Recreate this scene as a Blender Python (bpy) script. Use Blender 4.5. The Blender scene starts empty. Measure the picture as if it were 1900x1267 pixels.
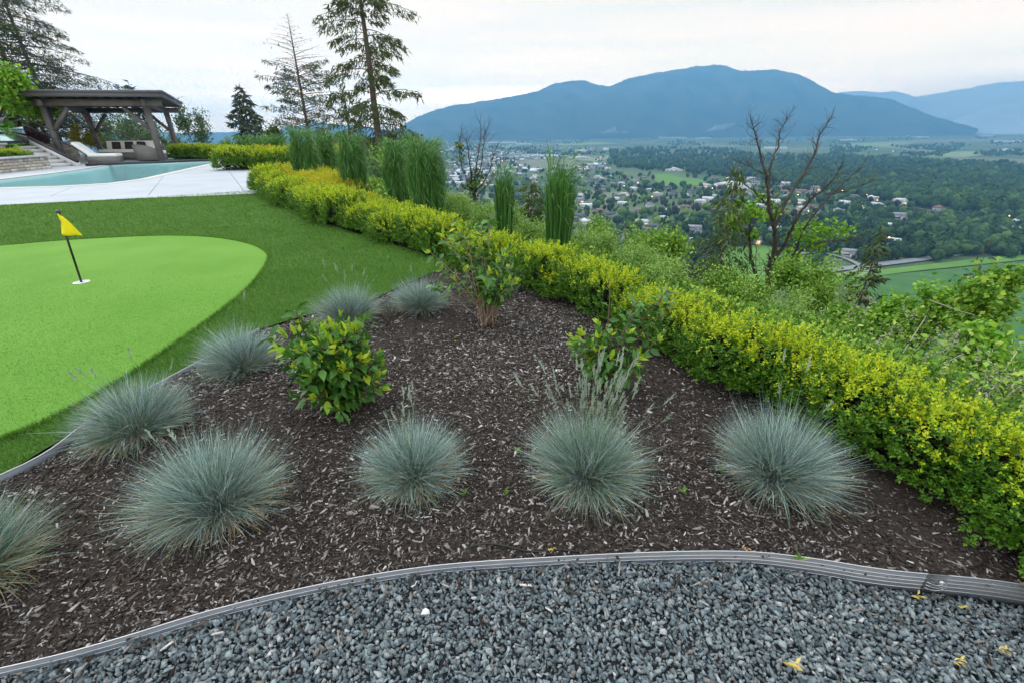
import bpy, bmesh, math, random
import numpy as np
from mathutils import Vector, Matrix, noise as mnoise

C = bpy.context.scene.collection
sc = bpy.context.scene
RNG = np.random.default_rng(7)
random.seed(7)

# ------------------------------------------------------------------ camera
EYE = 1.4
HAZE_D = 2.0e-4
PITCH, ROLL, FPX = math.radians(25.0), 0.0103, 844.0
CP, SP, CR, SR = math.cos(PITCH), math.sin(PITCH), math.cos(ROLL), math.sin(ROLL)
cam = bpy.data.cameras.new('camera')
cam.sensor_width = 36.0
cam.lens = 36.0 * FPX / 1900.0
cam.clip_start = 0.05
cam.clip_end = 60000.0
camo = bpy.data.objects.new('camera', cam)
C.objects.link(camo)
_r0, _u0, _f0 = Vector((1, 0, 0)), Vector((0, SP, CP)), Vector((0, CP, -SP))
_r = _r0 * CR - _u0 * SR
_u = _r0 * SR + _u0 * CR
m = Matrix.Identity(4)
for i in range(3):
    m[i][0], m[i][1], m[i][2] = _r[i], _u[i], -_f0[i]
m[2][3] = EYE
camo.matrix_world = m
sc.camera = camo

# ------------------------------------------------------------------ sky
SUN_EL, SUN_AZ = math.radians(32), math.radians(-62)   # azimuth from +Y towards +X
world = bpy.data.worlds.new('World')
sc.world = world
world.use_nodes = True
nt = world.node_tree
nt.nodes.clear()
N = nt.nodes.new
out = N('ShaderNodeOutputWorld')
bg = N('ShaderNodeBackground')
bg.inputs['Strength'].default_value = 0.1
sky = N('ShaderNodeTexSky')
sky.sky_type = 'NISHITA'
sky.sun_disc = False
sky.sun_elevation = SUN_EL
sky.sun_rotation = SUN_AZ
sky.altitude = 150
tc = N('ShaderNodeTexCoord')
sep = N('ShaderNodeSeparateXYZ')
nt.links.new(tc.outputs['Generated'], sep.inputs[0])
ramp = N('ShaderNodeValToRGB')           # cloud deck brightness by elevation (sine), x10 below
cr = ramp.color_ramp
SKYSTOPS = [(0.0, (.60, .435, .28)), (.035, (.60, .435, .28)), (.06, (.82, .57, .325)), (.088, (.465, .325, .188)), (.107, (.36, .262, .156)), (.133, (.28, .205, .132)), (.165, (.214, .165, .114)), (.20, (.196, .151, .107)), (.32, (.15, .137, .125)), (.45, (.17, .168, .165)), (.7, (.20, .20, .20)), (1.0, (.22, .22, .222))]
while len(cr.elements) > 1:
    cr.elements.remove(cr.elements[-1])
cr.elements[0].position = 0
cr.elements[0].color = (*SKYSTOPS[0][1], 1)
for pz, col in SKYSTOPS[1:]:
    e = cr.elements.new(pz)
    e.color = (*col, 1)
nt.links.new(sep.outputs['Z'], ramp.inputs[0])
mp = N('ShaderNodeMapping')
mp.inputs['Scale'].default_value = (1.2, 1.2, 13.0)
nt.links.new(tc.outputs['Generated'], mp.inputs[0])
no = N('ShaderNodeTexNoise')
no.inputs['Scale'].default_value = 1.6
no.inputs['Detail'].default_value = 3
no.inputs['Distortion'].default_value = .4
nt.links.new(mp.outputs[0], no.inputs['Vector'])
r2 = N('ShaderNodeValToRGB')
r2.color_ramp.elements[0].position = .40
r2.color_ramp.elements[0].color = (1, 1, 1, 1)
r2.color_ramp.elements[1].position = .70
r2.color_ramp.elements[1].color = (.84, .925, .935, 1)
nt.links.new(no.outputs[0], r2.inputs[0])
mul = N('ShaderNodeMix')
mul.data_type = 'RGBA'
mul.blend_type = 'MULTIPLY'
mul.inputs[0].default_value = 1
nt.links.new(ramp.outputs[0], mul.inputs[6])
nt.links.new(r2.outputs[0], mul.inputs[7])
sca = N('ShaderNodeVectorMath')
sca.operation = 'SCALE'
sca.inputs['Scale'].default_value = 100.0
nt.links.new(mul.outputs[2], sca.inputs[0])
mx = N('ShaderNodeMix')
mx.data_type = 'RGBA'
mx.inputs[0].default_value = .93
nt.links.new(sky.outputs[0], mx.inputs[6])
nt.links.new(sca.outputs[0], mx.inputs[7])
nt.links.new(mx.outputs[2], bg.inputs['Color'])
nt.links.new(bg.outputs[0], out.inputs['Surface'])

sun = bpy.data.lights.new('sun', 'SUN')
sun.energy = 1.3
sun.angle = math.radians(14)
sun.color = (1, .95, .88)
suno = bpy.data.objects.new('sun', sun)
C.objects.link(suno)
sd = Vector((math.sin(SUN_AZ) * math.cos(SUN_EL), math.cos(SUN_AZ) * math.cos(SUN_EL), math.sin(SUN_EL)))
suno.rotation_euler = sd.to_track_quat('Z', 'Y').to_euler()
suno.location = (0, 0, 30)

sc.view_settings.view_transform = 'Standard'
sc.view_settings.look = 'None'
sc.view_settings.exposure = 0.12
sc.view_settings.gamma = 1.0
sc.cycles.max_bounces = 6
sc.cycles.diffuse_bounces = 2
sc.cycles.glossy_bounces = 2
sc.cycles.transmission_bounces = 4
sc.cycles.transparent_max_bounces = 8
sc.cycles.volume_bounces = 0
sc.cycles.use_denoising = True
sc.cycles.denoiser = 'OPENIMAGEDENOISE'
sc.cycles.denoising_prefilter = 'ACCURATE'
sc.cycles.caustics_reflective = False
sc.cycles.caustics_refractive = False

# ------------------------------------------------------------------ helpers
def ray(X, Y):
    a = (X - 950) / FPX
    b = (633.5 - Y) / FPX
    r = a * CR + b * SR
    u = -a * SR + b * CR
    return (r, CP + u * SP, u * CP - SP)

def G(X, Y, z=0.0):
    v = ray(X, Y)
    t = (z - EYE) / v[2]
    return (v[0] * t, v[1] * t, z)

def AY(X, Y, y):
    v = ray(X, Y)
    t = y / v[1]
    return (v[0] * t, y, EYE + v[2] * t)

def tag(o, label=None, cat=None, group=None, kind=None):
    if label: o['label'] = label
    if cat: o['category'] = cat
    if group: o['group'] = group
    if kind: o['kind'] = kind
    return o

def empty(name, loc=(0, 0, 0), rz=0, **k):
    o = bpy.data.objects.new(name, None)
    o.location = loc
    o.rotation_euler = (0, 0, rz)
    o.empty_display_size = .2
    C.objects.link(o)
    return tag(o, **k)

class MB:
    def __init__(s):
        s.V, s.n, s.F = [], 0, []
    def add(s, V, F, mi=0):
        V = np.asarray(V, dtype=np.float64).reshape(-1, 3)
        F = np.asarray(F, dtype=np.int64)
        s.V.append(V)
        s.F.append((F + s.n, mi))
        s.n += len(V)
    def addm(s, V, Fs, mi=0):            # mixed polygon list
        V = np.asarray(V, dtype=np.float64).reshape(-1, 3)
        by = {}
        for f in Fs:
            by.setdefault(len(f), []).append(f)
        s.V.append(V)
        for k in by:
            s.F.append((np.asarray(by[k], dtype=np.int64) + s.n, mi))
        s.n += len(V)
    def box(s, c, d, rz=0.0, mi=0, rx=0.0, ry=0.0):
        x, y, z = d[0] / 2, d[1] / 2, d[2] / 2
        v = np.array([(-x, -y, -z), (x, -y, -z), (x, y, -z), (-x, y, -z), (-x, -y, z), (x, -y, z), (x, y, z), (-x, y, z)])
        if rx or ry or rz:
            R = np.array((Matrix.Rotation(rz, 3, 'Z') @ Matrix.Rotation(ry, 3, 'Y') @ Matrix.Rotation(rx, 3, 'X')))
            v = v @ R.T
        s.add(v + np.array(c), BOXF, mi)
    def beam(s, a, b, w, h, mi=0, ext=0.0):   # bar from a to b, width w (sideways) and height h
        a, b = np.array(a, float), np.array(b, float)
        t = b - a
        L = np.linalg.norm(t)
        t = t / L
        a = a - t * ext
        b = b + t * ext
        sd_ = np.cross(t, (0, 0, 1.0))
        if np.linalg.norm(sd_) < 1e-3:
            sd_ = np.array((1.0, 0, 0))
        sd_ /= np.linalg.norm(sd_)
        up = np.cross(sd_, t)
        v = []
        for p in (a, b):
            for q, r in ((-1, -1), (1, -1), (1, 1), (-1, 1)):
                v.append(p + sd_ * q * w / 2 + up * r * h / 2)
        s.add(v, [(0, 1, 2, 3), (7, 6, 5, 4), (0, 4, 5, 1), (1, 5, 6, 2), (2, 6, 7, 3), (3, 7, 4, 0)], mi)
    def tube(s, pts, rad, sides=6, mi=0, cap=True):
        P = np.asarray(pts, float)
        n = len(P)
        R = np.broadcast_to(np.asarray(rad, float), (n,))
        T = np.gradient(P, axis=0)
        T /= np.maximum(np.linalg.norm(T, axis=1, keepdims=True), 1e-9)
        ref = np.array((0, 0, 1.0)) if abs(T[:, 2]).mean() < .8 else np.array((1.0, 0, 0))
        A = np.cross(T, ref)
        A /= np.maximum(np.linalg.norm(A, axis=1, keepdims=True), 1e-9)
        B = np.cross(T, A)
        th = np.arange(sides) * 2 * math.pi / sides
        V = P[:, None] + R[:, None, None] * (np.cos(th)[None, :, None] * A[:, None] + np.sin(th)[None, :, None] * B[:, None])
        i, j = np.meshgrid(np.arange(n - 1), np.arange(sides), indexing='ij')
        j2 = (j + 1) % sides
        F = np.stack([i * sides + j, i * sides + j2, (i + 1) * sides + j2, (i + 1) * sides + j], -1).reshape(-1, 4)
        s.V.append(V.reshape(-1, 3))
        s.F.append((F + s.n, mi))
        if cap and sides > 2:
            s.F.append((np.array([list(range(sides))[::-1]]) + s.n, mi))
            s.F.append((np.array([list(range(sides))]) + s.n + (n - 1) * sides, mi))
        s.n += n * sides
    def inst(s, T, F, P, X, Y, Z, mi=0):
        """template T (k,3) with faces F placed at P (N,3) on the axes X, Y, Z (each N,3, already scaled)"""
        T = np.asarray(T, float)
        V = P[:, None] + T[None, :, 0:1] * X[:, None] + T[None, :, 1:2] * Y[:, None] + T[None, :, 2:3] * Z[:, None]
        n, k = len(P), len(T)
        F = np.asarray(F, dtype=np.int64)
        FF = (F[None] + (np.arange(n) * k)[:, None, None]).reshape(-1, F.shape[1])
        s.V.append(V.reshape(-1, 3))
        s.F.append((FF + s.n, mi))
        s.n += n * k
    def prism(s, poly, z0, z1, mi=0):
        n = len(poly)
        v = [(p[0], p[1], z0) for p in poly] + [(p[0], p[1], z1) for p in poly]
        fs = [tuple(range(n))[::-1], tuple(range(n, 2 * n))] + [(i, (i + 1) % n, n + (i + 1) % n, n + i) for i in range(n)]
        s.addm(v, fs, mi)
    def build(s, name, mats, parent=None, smooth=False, loc=None, **k):
        me = bpy.data.meshes.new(name)
        V = np.concatenate(s.V)
        if loc is not None:
            V = V - np.asarray(loc)
        me.vertices.add(len(V))
        me.vertices.foreach_set('co', V.astype(np.float32).ravel())
        tot = sum(f.size for f, _ in s.F)
        npoly = sum(len(f) for f, _ in s.F)
        me.loops.add(tot)
        me.polygons.add(npoly)
        me.loops.foreach_set('vertex_index', np.concatenate([f.ravel() for f, _ in s.F]).astype(np.int32))
        sizes = np.concatenate([np.full(len(f), f.shape[1]) for f, _ in s.F])
        st = np.concatenate([[0], np.cumsum(sizes)[:-1]]).astype(np.int32)
        me.polygons.foreach_set('loop_start', st)
        me.polygons.foreach_set('material_index', np.concatenate([np.full(len(f), mi) for f, mi in s.F]).astype(np.int32))
        if smooth:
            me.polygons.foreach_set('use_smooth', np.ones(npoly, dtype=bool))
        me.update(calc_edges=True)
        for mt in (mats if isinstance(mats, (list, tuple)) else [mats]):
            me.materials.append(mt)
        o = bpy.data.objects.new(name, me)
        if loc is not None:
            o.location = loc
        C.objects.link(o)
        if parent is not None:
            o.parent = parent
        return tag(o, **k)

BOXF = [(3, 2, 1, 0), (4, 5, 6, 7), (0, 1, 5, 4), (1, 2, 6, 5), (2, 3, 7, 6), (3, 0, 4, 7)]

def nrm(a):
    return a / np.maximum(np.linalg.norm(a, axis=-1, keepdims=True), 1e-9)

def frames(D, rng, up=None, jit=1.0):
    """unit direction D -> side and normal, normal biased to up"""
    n = len(D)
    U = rng.normal(size=(n, 3)) * jit
    if up is not None:
        U = U + np.asarray(up)
    S = nrm(np.cross(D, U))
    return S, nrm(np.cross(S, D))

# leaf templates: x along the leaf, y across, z normal
LEAF4 = (np.array([(0, 0, 0), (.5, -.5, .10), (1, 0, -.05), (.5, .5, .10)]), np.array([(0, 1, 2), (0, 2, 3)]))
LEAF8 = (np.array([(0, 0, 0), (.18, -.30, .05), (.18, .30, .05), (.5, 0, -.02), (.5, -.48, .08), (.5, .48, .08),
                   (.8, -.27, .0), (.8, .27, .0), (.8, 0, -.07), (1.08, 0, -.16)]),
         [(0, 1, 3), (0, 3, 2), (1, 4, 3), (3, 5, 2), (4, 6, 8), (4, 8, 3), (3, 8, 7), (3, 7, 5), (6, 9, 8), (8, 9, 7)])
NEEDLE = (np.array([(0, -.5, 0), (0, .5, 0), (.6, .4, 0), (1, 0, 0), (.6, -.4, 0)]), np.array([(0, 1, 2, 3, 4)]))

def leaves(mb, P, D, L, W, rng, tpl=LEAF4, up=None, jit=1.0, mi=0):
    D = nrm(D)
    S, Nn = frames(D, rng, up, jit)
    L = np.broadcast_to(np.asarray(L, float), (len(P),))[:, None]
    W = np.broadcast_to(np.asarray(W, float), (len(P),))[:, None]
    mb.inst(tpl[0], tpl[1], P, D * L, S * W, Nn * L, mi)

def blades(mb, P, D, L, W, bend, rng, K=4, mi=0, side=None, gravity=(0, 0, -1), curl=0.0):
    """strips growing from P along D and bending towards gravity; tapering to a point"""
    n = len(P)
    D = nrm(D)
    L = np.broadcast_to(np.asarray(L, float), (n,))
    W = np.broadcast_to(np.asarray(W, float), (n,))
    bend = np.broadcast_to(np.asarray(bend, float), (n,))
    g = np.asarray(gravity, float)
    S = nrm(np.cross(D, rng.normal(size=(n, 3)) * .6 + g)) if side is None else side
    cur, d = P.copy(), D.copy()
    kick = rng.normal(size=(n, 3)) * curl
    Vs = []
    for k in range(K + 1):
        t = k / K
        w = W * (1 - t ** 1.6) + W * .04
        Vs.append(cur - S * (w / 2)[:, None])
        Vs.append(cur + S * (w / 2)[:, None])
        d = nrm(d + (g[None] * bend[:, None] + kick) / K)
        cur = cur + d * (L / K)[:, None]
    V = np.stack(Vs, 1)
    m = 2 * (K + 1)
    base = (np.arange(n) * m)[:, None, None]
    F = np.array([(2 * k, 2 * k + 1, 2 * k + 3, 2 * k + 2) for k in range(K)])[None] + base
    mb.V.append(V.reshape(-1, 3))
    mb.F.append((F.reshape(-1, 4) + mb.n, mi))
    mb.n += n * m
    return V[:, -1]

def catmull(pts, n=8):
    P = np.asarray(pts, float)
    Q = np.vstack([2 * P[0] - P[1], P, 2 * P[-1] - P[-2]])
    o = []
    for i in range(1, len(Q) - 2):
        for t in np.arange(n) / n:
            a, b, c, d = Q[i - 1], Q[i], Q[i + 1], Q[i + 2]
            o.append(.5 * ((2 * b) + (c - a) * t + (2 * a - 5 * b + 4 * c - d) * t * t + (3 * b - a - 3 * c + d) * t ** 3))
    o.append(P[-1])
    return np.array(o)

def inpoly(x, y, poly):
    x, y = np.asarray(x), np.asarray(y)
    c = np.zeros(x.shape, bool)
    n = len(poly)
    for i in range(n):
        x1, y1 = poly[i][:2]
        x2, y2 = poly[(i + 1) % n][:2]
        if y1 == y2:
            continue
        c ^= ((y1 > y) != (y2 > y)) & (x < (x2 - x1) * (y - y1) / (y2 - y1) + x1)
    return c

def dpoly(x, y, poly, closed=True):
    """distance to a polyline"""
    x, y = np.asarray(x, float), np.asarray(y, float)
    best = np.full(x.shape, 1e9)
    n = len(poly)
    for i in range(n if closed else n - 1):
        x1, y1 = poly[i][:2]
        x2, y2 = poly[(i + 1) % n][:2]
        dx, dy = x2 - x1, y2 - y1
        t = np.clip(((x - x1) * dx + (y - y1) * dy) / (dx * dx + dy * dy + 1e-12), 0, 1)
        best = np.minimum(best, np.hypot(x - x1 - t * dx, y - y1 - t * dy))
    return best

def vnoise(x, y, s=1.0, seed=0.0):
    """cheap smooth 2-D noise from sines, vectorised, about -1..1"""
    x, y = np.asarray(x) * s, np.asarray(y) * s
    r = np.random.default_rng(int(seed * 10) + 3)
    a = 0
    for k in range(6):
        th, f, ph = r.uniform(0, 6.28), r.uniform(.6, 1.8), r.uniform(0, 6.28)
        a = a + np.sin((x * math.cos(th) + y * math.sin(th)) * f + ph + 1.3 * np.sin((y * math.cos(th) - x * math.sin(th)) * f * .7 + ph))
    return a / 3.2

def grid(mb, xs, ys, zf, mi=0):
    X, Y = np.meshgrid(xs, ys)
    Z = zf(X, Y)
    nx, ny = len(xs), len(ys)
    i, j = np.meshgrid(np.arange(nx - 1), np.arange(ny - 1))
    a = (j * nx + i).ravel()
    mb.add(np.stack([X.ravel(), Y.ravel(), Z.ravel()], 1), np.stack([a, a + 1, a + nx + 1, a + nx], 1), mi)

# ------------------------------------------------------------------ materials
def pmat(name, col, rough=.7, metal=0.0, spec=.5, noise=None, bump=None, coat=0):
    """noise = (scale, colour2, contrast, detail); bump = (scale, strength, distance)"""
    mt = bpy.data.materials.new(name)
    mt.use_nodes = True
    t = mt.node_tree
    b = t.nodes['Principled BSDF']
    b.inputs['Base Color'].default_value = (*col, 1)
    b.inputs['Roughness'].default_value = rough
    b.inputs['Metallic'].default_value = metal
    b.inputs['Specular IOR Level'].default_value = spec
    if coat: b.inputs['Coat Weight'].default_value = coat
    g = t.nodes.new('ShaderNodeNewGeometry')
    if noise:
        n = t.nodes.new('ShaderNodeTexNoise')
        n.inputs['Scale'].default_value = noise[0]
        n.inputs['Detail'].default_value = noise[3] if len(noise) > 3 else 5
        t.links.new(g.outputs['Position'], n.inputs['Vector'])
        r = t.nodes.new('ShaderNodeValToRGB')
        c = noise[2]
        r.color_ramp.elements[0].position = .5 - c
        r.color_ramp.elements[1].position = .5 + c
        r.color_ramp.elements[0].color = (*col, 1)
        r.color_ramp.elements[1].color = (*noise[1], 1)
        t.links.new(n.outputs[0], r.inputs[0])
        t.links.new(r.outputs[0], b.inputs['Base Color'])
    if bump:
        n = t.nodes.new('ShaderNodeTexNoise')
        n.inputs['Scale'].default_value = bump[0]
        n.inputs['Detail'].default_value = 6
        t.links.new(g.outputs['Position'], n.inputs['Vector'])
        bm = t.nodes.new('ShaderNodeBump')
        bm.inputs['Strength'].default_value = bump[1]
        bm.inputs['Distance'].default_value = bump[2]
        t.links.new(n.outputs[0], bm.inputs['Height'])
        t.links.new(bm.outputs[0], b.inputs['Normal'])
    return mt

def islandmat(name, stops, rough=.6, trans=0.0, spec=.4, noise=None, metal=0.0, bump=None, patch=None):
    """colour picked per leaf / blade / stone from the stops; patch = (scale, amount) shifts the pick over metres"""
    mt = bpy.data.materials.new(name)
    mt.use_nodes = True
    t = mt.node_tree
    b = t.nodes['Principled BSDF']
    g = t.nodes.new('ShaderNodeNewGeometry')
    r = t.nodes.new('ShaderNodeValToRGB')
    cr_ = r.color_ramp
    cr_.elements[0].position, cr_.elements[0].color = stops[0][0], (*stops[0][1], 1)
    cr_.elements[1].position, cr_.elements[1].color = stops[-1][0], (*stops[-1][1], 1)
    for p_, c_ in stops[1:-1]:
        e_ = cr_.elements.new(p_)
        e_.color = (*c_, 1)
    src = g.outputs['Random Per Island']
    if patch:
        n = t.nodes.new('ShaderNodeTexNoise')
        n.inputs['Scale'].default_value = patch[0]
        n.inputs['Detail'].default_value = 2
        t.links.new(g.outputs['Position'], n.inputs['Vector'])
        ma = t.nodes.new('ShaderNodeMath')
        ma.operation = 'MULTIPLY_ADD'
        ma.inputs[1].default_value = patch[1]
        t.links.new(n.outputs[0], ma.inputs[0])
        mb_ = t.nodes.new('ShaderNodeMath')
        mb_.operation = 'MULTIPLY_ADD'
        mb_.inputs[1].default_value = 1 - patch[1] * .5
        mb_.inputs[2].default_value = -patch[1] * .25
        t.links.new(src, mb_.inputs[0])
        t.links.new(mb_.outputs[0], ma.inputs[2])
        src = ma.outputs[0]
    t.links.new(src, r.inputs[0])
    col = r.outputs[0]
    if noise:
        n = t.nodes.new('ShaderNodeTexNoise')
        n.inputs['Scale'].default_value = noise[0]
        n.inputs['Detail'].default_value = 4
        t.links.new(g.outputs['Position'], n.inputs['Vector'])
        mr = t.nodes.new('ShaderNodeMapRange')
        mr.inputs[1].default_value, mr.inputs[2].default_value = .3, .7
        mr.inputs[3].default_value, mr.inputs[4].default_value = 1 - noise[1], 1 + noise[1]
        t.links.new(n.outputs[0], mr.inputs[0])
        vm = t.nodes.new('ShaderNodeVectorMath')
        vm.operation = 'SCALE'
        t.links.new(col, vm.inputs[0])
        t.links.new(mr.outputs[0], vm.inputs['Scale'])
        col = vm.outputs[0]
    t.links.new(col, b.inputs['Base Color'])
    b.inputs['Roughness'].default_value = rough
    b.inputs['Specular IOR Level'].default_value = spec
    b.inputs['Metallic'].default_value = metal
    if bump:
        n = t.nodes.new('ShaderNodeTexNoise')
        n.inputs['Scale'].default_value = bump[0]
        n.inputs['Detail'].default_value = 5
        t.links.new(g.outputs['Position'], n.inputs['Vector'])
        bm = t.nodes.new('ShaderNodeBump')
        bm.inputs['Strength'].default_value = bump[1]
        bm.inputs['Distance'].default_value = bump[2]
        t.links.new(n.outputs[0], bm.inputs['Height'])
        t.links.new(bm.outputs[0], b.inputs['Normal'])
    if trans:
        tr = t.nodes.new('ShaderNodeBsdfTranslucent')
        t.links.new(col, tr.inputs[0])
        ms = t.nodes.new('ShaderNodeMixShader')
        ms.inputs[0].default_value = trans
        t.links.new(b.outputs[0], ms.inputs[1])
        t.links.new(tr.outputs[0], ms.inputs[2])
        t.links.new(ms.outputs[0], t.nodes['Material Output'].inputs[0])
    return mt
# ================================================================== FAR LANDSCAPE
VZ = -110.0
def GV(X, Y, dz=0.0):
    return G(X, Y, VZ + dz)

m_mtn = pmat('mountain_forest', (.006, .018, .014), .95, spec=.1, noise=(.0040, (.085, .10, .065), .24, 14))
m_scar = pmat('pale_rock', (.34, .33, .33), .9, spec=.1, noise=(.02, (.14, .16, .15), .2, 8))
m_far = pmat('hazed_ridge', (.42, .50, .55), .95, spec=.1, noise=(.002, (.60, .66, .70), .25, 8))  # ridge colour lightened to stand in for thicker haze at distance

def ridge_mesh(name, table, rb, rr, mat, seed, naz=420, nrad=46, rough=12.0, spur=.10, back=.8):
    az = np.linspace(table[0][0], table[-1][0], naz)
    el = np.interp(az, [t[0] for t in table], [t[1] for t in table])
    Rb = np.interp(az, [t[0] for t in rb], [t[1] for t in rb])
    Rr = Rb + np.interp(az, [t[0] for t in rr], [t[1] for t in rr])
    s = np.concatenate([np.linspace(0, 1, nrad), 1 + np.linspace(.08, back, 10)])
    A, S = np.meshgrid(np.radians(az), s)
    ELR = np.tan(np.radians(el))[None]
    R = Rb[None] + (Rr - Rb)[None] * S
    hr = ELR * Rr[None] + EYE - VZ                       # ridge height above the valley
    X, Y = R * np.sin(A), R * np.cos(A)
    prof = np.where(S <= 1, np.clip(S, 0, 1) ** .85, np.clip(1 - (S - 1) ** 1.2, 0, 1))
    n1 = vnoise(np.degrees(A) * .55 + S * 2.5, S * 3.5, 1.1, seed) * spur
    n2 = vnoise(np.degrees(A) * 1.9 + S * 6, S * 9, 1.2, seed + 1) * spur * .4
    w = np.clip(4 * S * (1 - S), 0, 1)
    Z = hr * (prof + (n1 + n2) * w)
    Z = Z + rough * np.clip(S * 2, 0, 1) * (vnoise(X, Y, 1 / 60., seed + 2) * .6 + RNG.normal(size=X.shape) * .35) * (S < 1.2)
    Z = np.minimum(Z, hr * 1.0 + rough) + VZ - 1
    ny, nx = X.shape
    i, j = np.meshgrid(np.arange(nx - 1), np.arange(ny - 1))
    a = (j * nx + i).ravel()
    mb = MB()
    mb.add(np.stack([X.ravel(), Y.ravel(), Z.ravel()], 1), np.stack([a, a + 1, a + nx + 1, a + nx], 1))
    return mb.build(name, mat, smooth=True, kind='structure'), (az, el, Rb, Rr)

def azel(X, Y):
    v = ray(X, Y)
    return math.degrees(math.atan2(v[0], v[1])), math.degrees(math.atan2(v[2], math.hypot(v[0], v[1])))

tab = [azel(*q) for q in [(700, 258), (740, 238), (775, 217), (810, 203), (850, 195), (900, 187), (950, 180), (1000, 168), (1030, 155), (1060, 150),
       (1085, 150), (1110, 158), (1130, 161), (1155, 150), (1200, 138), (1240, 132), (1290, 123), (1330, 121), (1350, 123), (1375, 132), (1420, 131), (1440, 130), (1470, 134),
       (1490, 140), (1515, 155), (1545, 173), (1580, 176), (1620, 179), (1650, 184), (1690, 199), (1730, 215), (1765, 226), (1790, 233), (1815, 240)]]
ridge_mesh('mountain', tab, [(-20, 5200), (0, 5600), (25, 6300), (38, 7200), (48, 8200)], [(-20, 900), (0, 1300), (25, 1500), (38, 900), (48, 500)], m_mtn, 1.0, rough=11)
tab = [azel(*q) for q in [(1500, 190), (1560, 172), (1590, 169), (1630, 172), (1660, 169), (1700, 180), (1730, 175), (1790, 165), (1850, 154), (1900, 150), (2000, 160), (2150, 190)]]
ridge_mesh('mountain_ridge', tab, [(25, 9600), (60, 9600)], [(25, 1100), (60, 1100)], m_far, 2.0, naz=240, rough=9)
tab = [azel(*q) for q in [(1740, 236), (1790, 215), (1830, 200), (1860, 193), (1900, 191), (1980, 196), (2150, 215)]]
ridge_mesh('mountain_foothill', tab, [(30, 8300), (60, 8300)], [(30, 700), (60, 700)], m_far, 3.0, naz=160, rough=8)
tab = [azel(*q) for q in [(180, 248), (300, 246), (420, 246), (500, 243), (560, 233), (587, 228), (620, 231), (680, 236), (740, 244), (800, 256)]]
ridge_mesh('distant_hills', tab, [(-60, 6500), (0, 6500)], [(-60, 1200), (0, 1200)], m_mtn, 4.0, naz=200, rough=8)

# pale quarry scars on the mountain's foot, following its flank
def scar(name, pts, label):
    mb = MB()
    P = []
    for X, Y in pts:
        a, e_ = azel(X, Y)
        R = np.interp(a, [-20, 0, 25, 38, 48], [5200, 5600, 6300, 7200, 8200]) - 60
        v = ray(X, Y)
        t = R / math.hypot(v[0], v[1])
        P.append((v[0] * t, v[1] * t, EYE + v[2] * t))
    P = np.array(P)
    off = P.copy()
    off[:, 1] += 60
    n = len(P)
    fs = [tuple(range(n))] + [(i, n + i, n + (i + 1) % n, (i + 1) % n) for i in range(n)] + [tuple(range(n, 2 * n))[::-1]]
    mb.addm(np.vstack([P, off]), fs)
    mb.build(name, m_scar, label=label, cat='quarry', loc=P.mean(0))
scar('quarry', [(1112, 249), (1119, 246), (1124, 245.5), (1131, 241), (1137, 240), (1142, 235), (1142.5, 242), (1148, 246.5), (1155, 247), (1160, 243.5), (1163, 246), (1169, 245), (1164, 248), (1152, 250), (1142, 248.5), (1130, 251), (1122, 249.5)],
     'low pale rock quarry at the foot of the big mountain, wide and peaked')
scar('quarry', [(1315, 245), (1318, 240), (1324, 239.5), (1330, 234), (1340, 233), (1349, 230.5), (1358, 231), (1367, 230), (1364, 235), (1361, 240), (1355, 242), (1352, 249), (1348, 243), (1341, 242), (1336, 246), (1327, 245), (1322, 248)],
     'pale slab-like quarry face above the valley, behind the bare tree top')

# valley floor
def field_mat():
    mt = bpy.data.materials.new('valley_floor')
    mt.use_nodes = True
    t = mt.node_tree
    b = t.nodes['Principled BSDF']
    g = t.nodes.new('ShaderNodeNewGeometry')
    mpp = t.nodes.new('ShaderNodeMapping')
    mpp.inputs['Scale'].default_value = (1 / 210., 1 / 330., 0)
    mpp.inputs['Rotation'].default_value = (0, 0, .35)
    t.links.new(g.outputs['Position'], mpp.inputs[0])
    v = t.nodes.new('ShaderNodeTexVoronoi')
    v.distance = 'CHEBYCHEV'
    v.inputs['Scale'].default_value = 1
    t.links.new(mpp.outputs[0], v.inputs['Vector'])
    sp = t.nodes.new('ShaderNodeSeparateColor')
    t.links.new(v.outputs['Color'], sp.inputs[0])
    r = t.nodes.new('ShaderNodeValToRGB')
    r.color_ramp.interpolation = 'CONSTANT'
    els = [(0, (.07, .12, .05)), (.25, (.12, .17, .08)), (.45, (.19, .18, .14)), (.6, (.09, .14, .06)), (.8, (.22, .24, .16)), (.92, (.06, .10, .05))]
    r.color_ramp.elements[0].color = (*els[0][1], 1)
    r.color_ramp.elements[1].position, r.color_ramp.elements[1].color = els[-1][0], (*els[-1][1], 1)
    for p_, c_ in els[1:-1]:
        e_ = r.color_ramp.elements.new(p_)
        e_.color = (*c_, 1)
    t.links.new(sp.outputs[0], r.inputs[0])
    n = t.nodes.new('ShaderNodeTexNoise')
    n.inputs['Scale'].default_value = .03
    n.inputs['Detail'].default_value = 8
    t.links.new(g.outputs['Position'], n.inputs['Vector'])
    mm = t.nodes.new('ShaderNodeMix')
    mm.data_type = 'RGBA'
    mm.inputs[0].default_value = .35
    t.links.new(r.outputs[0], mm.inputs[6])
    r3 = t.nodes.new('ShaderNodeValToRGB')
    r3.color_ramp.elements[0].position, r3.color_ramp.elements[0].color = .35, (.03, .06, .02, 1)
    r3.color_ramp.elements[1].position, r3.color_ramp.elements[1].color = .65, (.11, .14, .08, 1)
    t.links.new(n.outputs[0], r3.inputs[0])
    t.links.new(r3.outputs[0], mm.inputs[7])
    t.links.new(mm.outputs[2], b.inputs['Base Color'])
    b.inputs['Roughness'].default_value = .9
    b.inputs['Specular IOR Level'].default_value = .1
    return mt
mb = MB()
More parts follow.
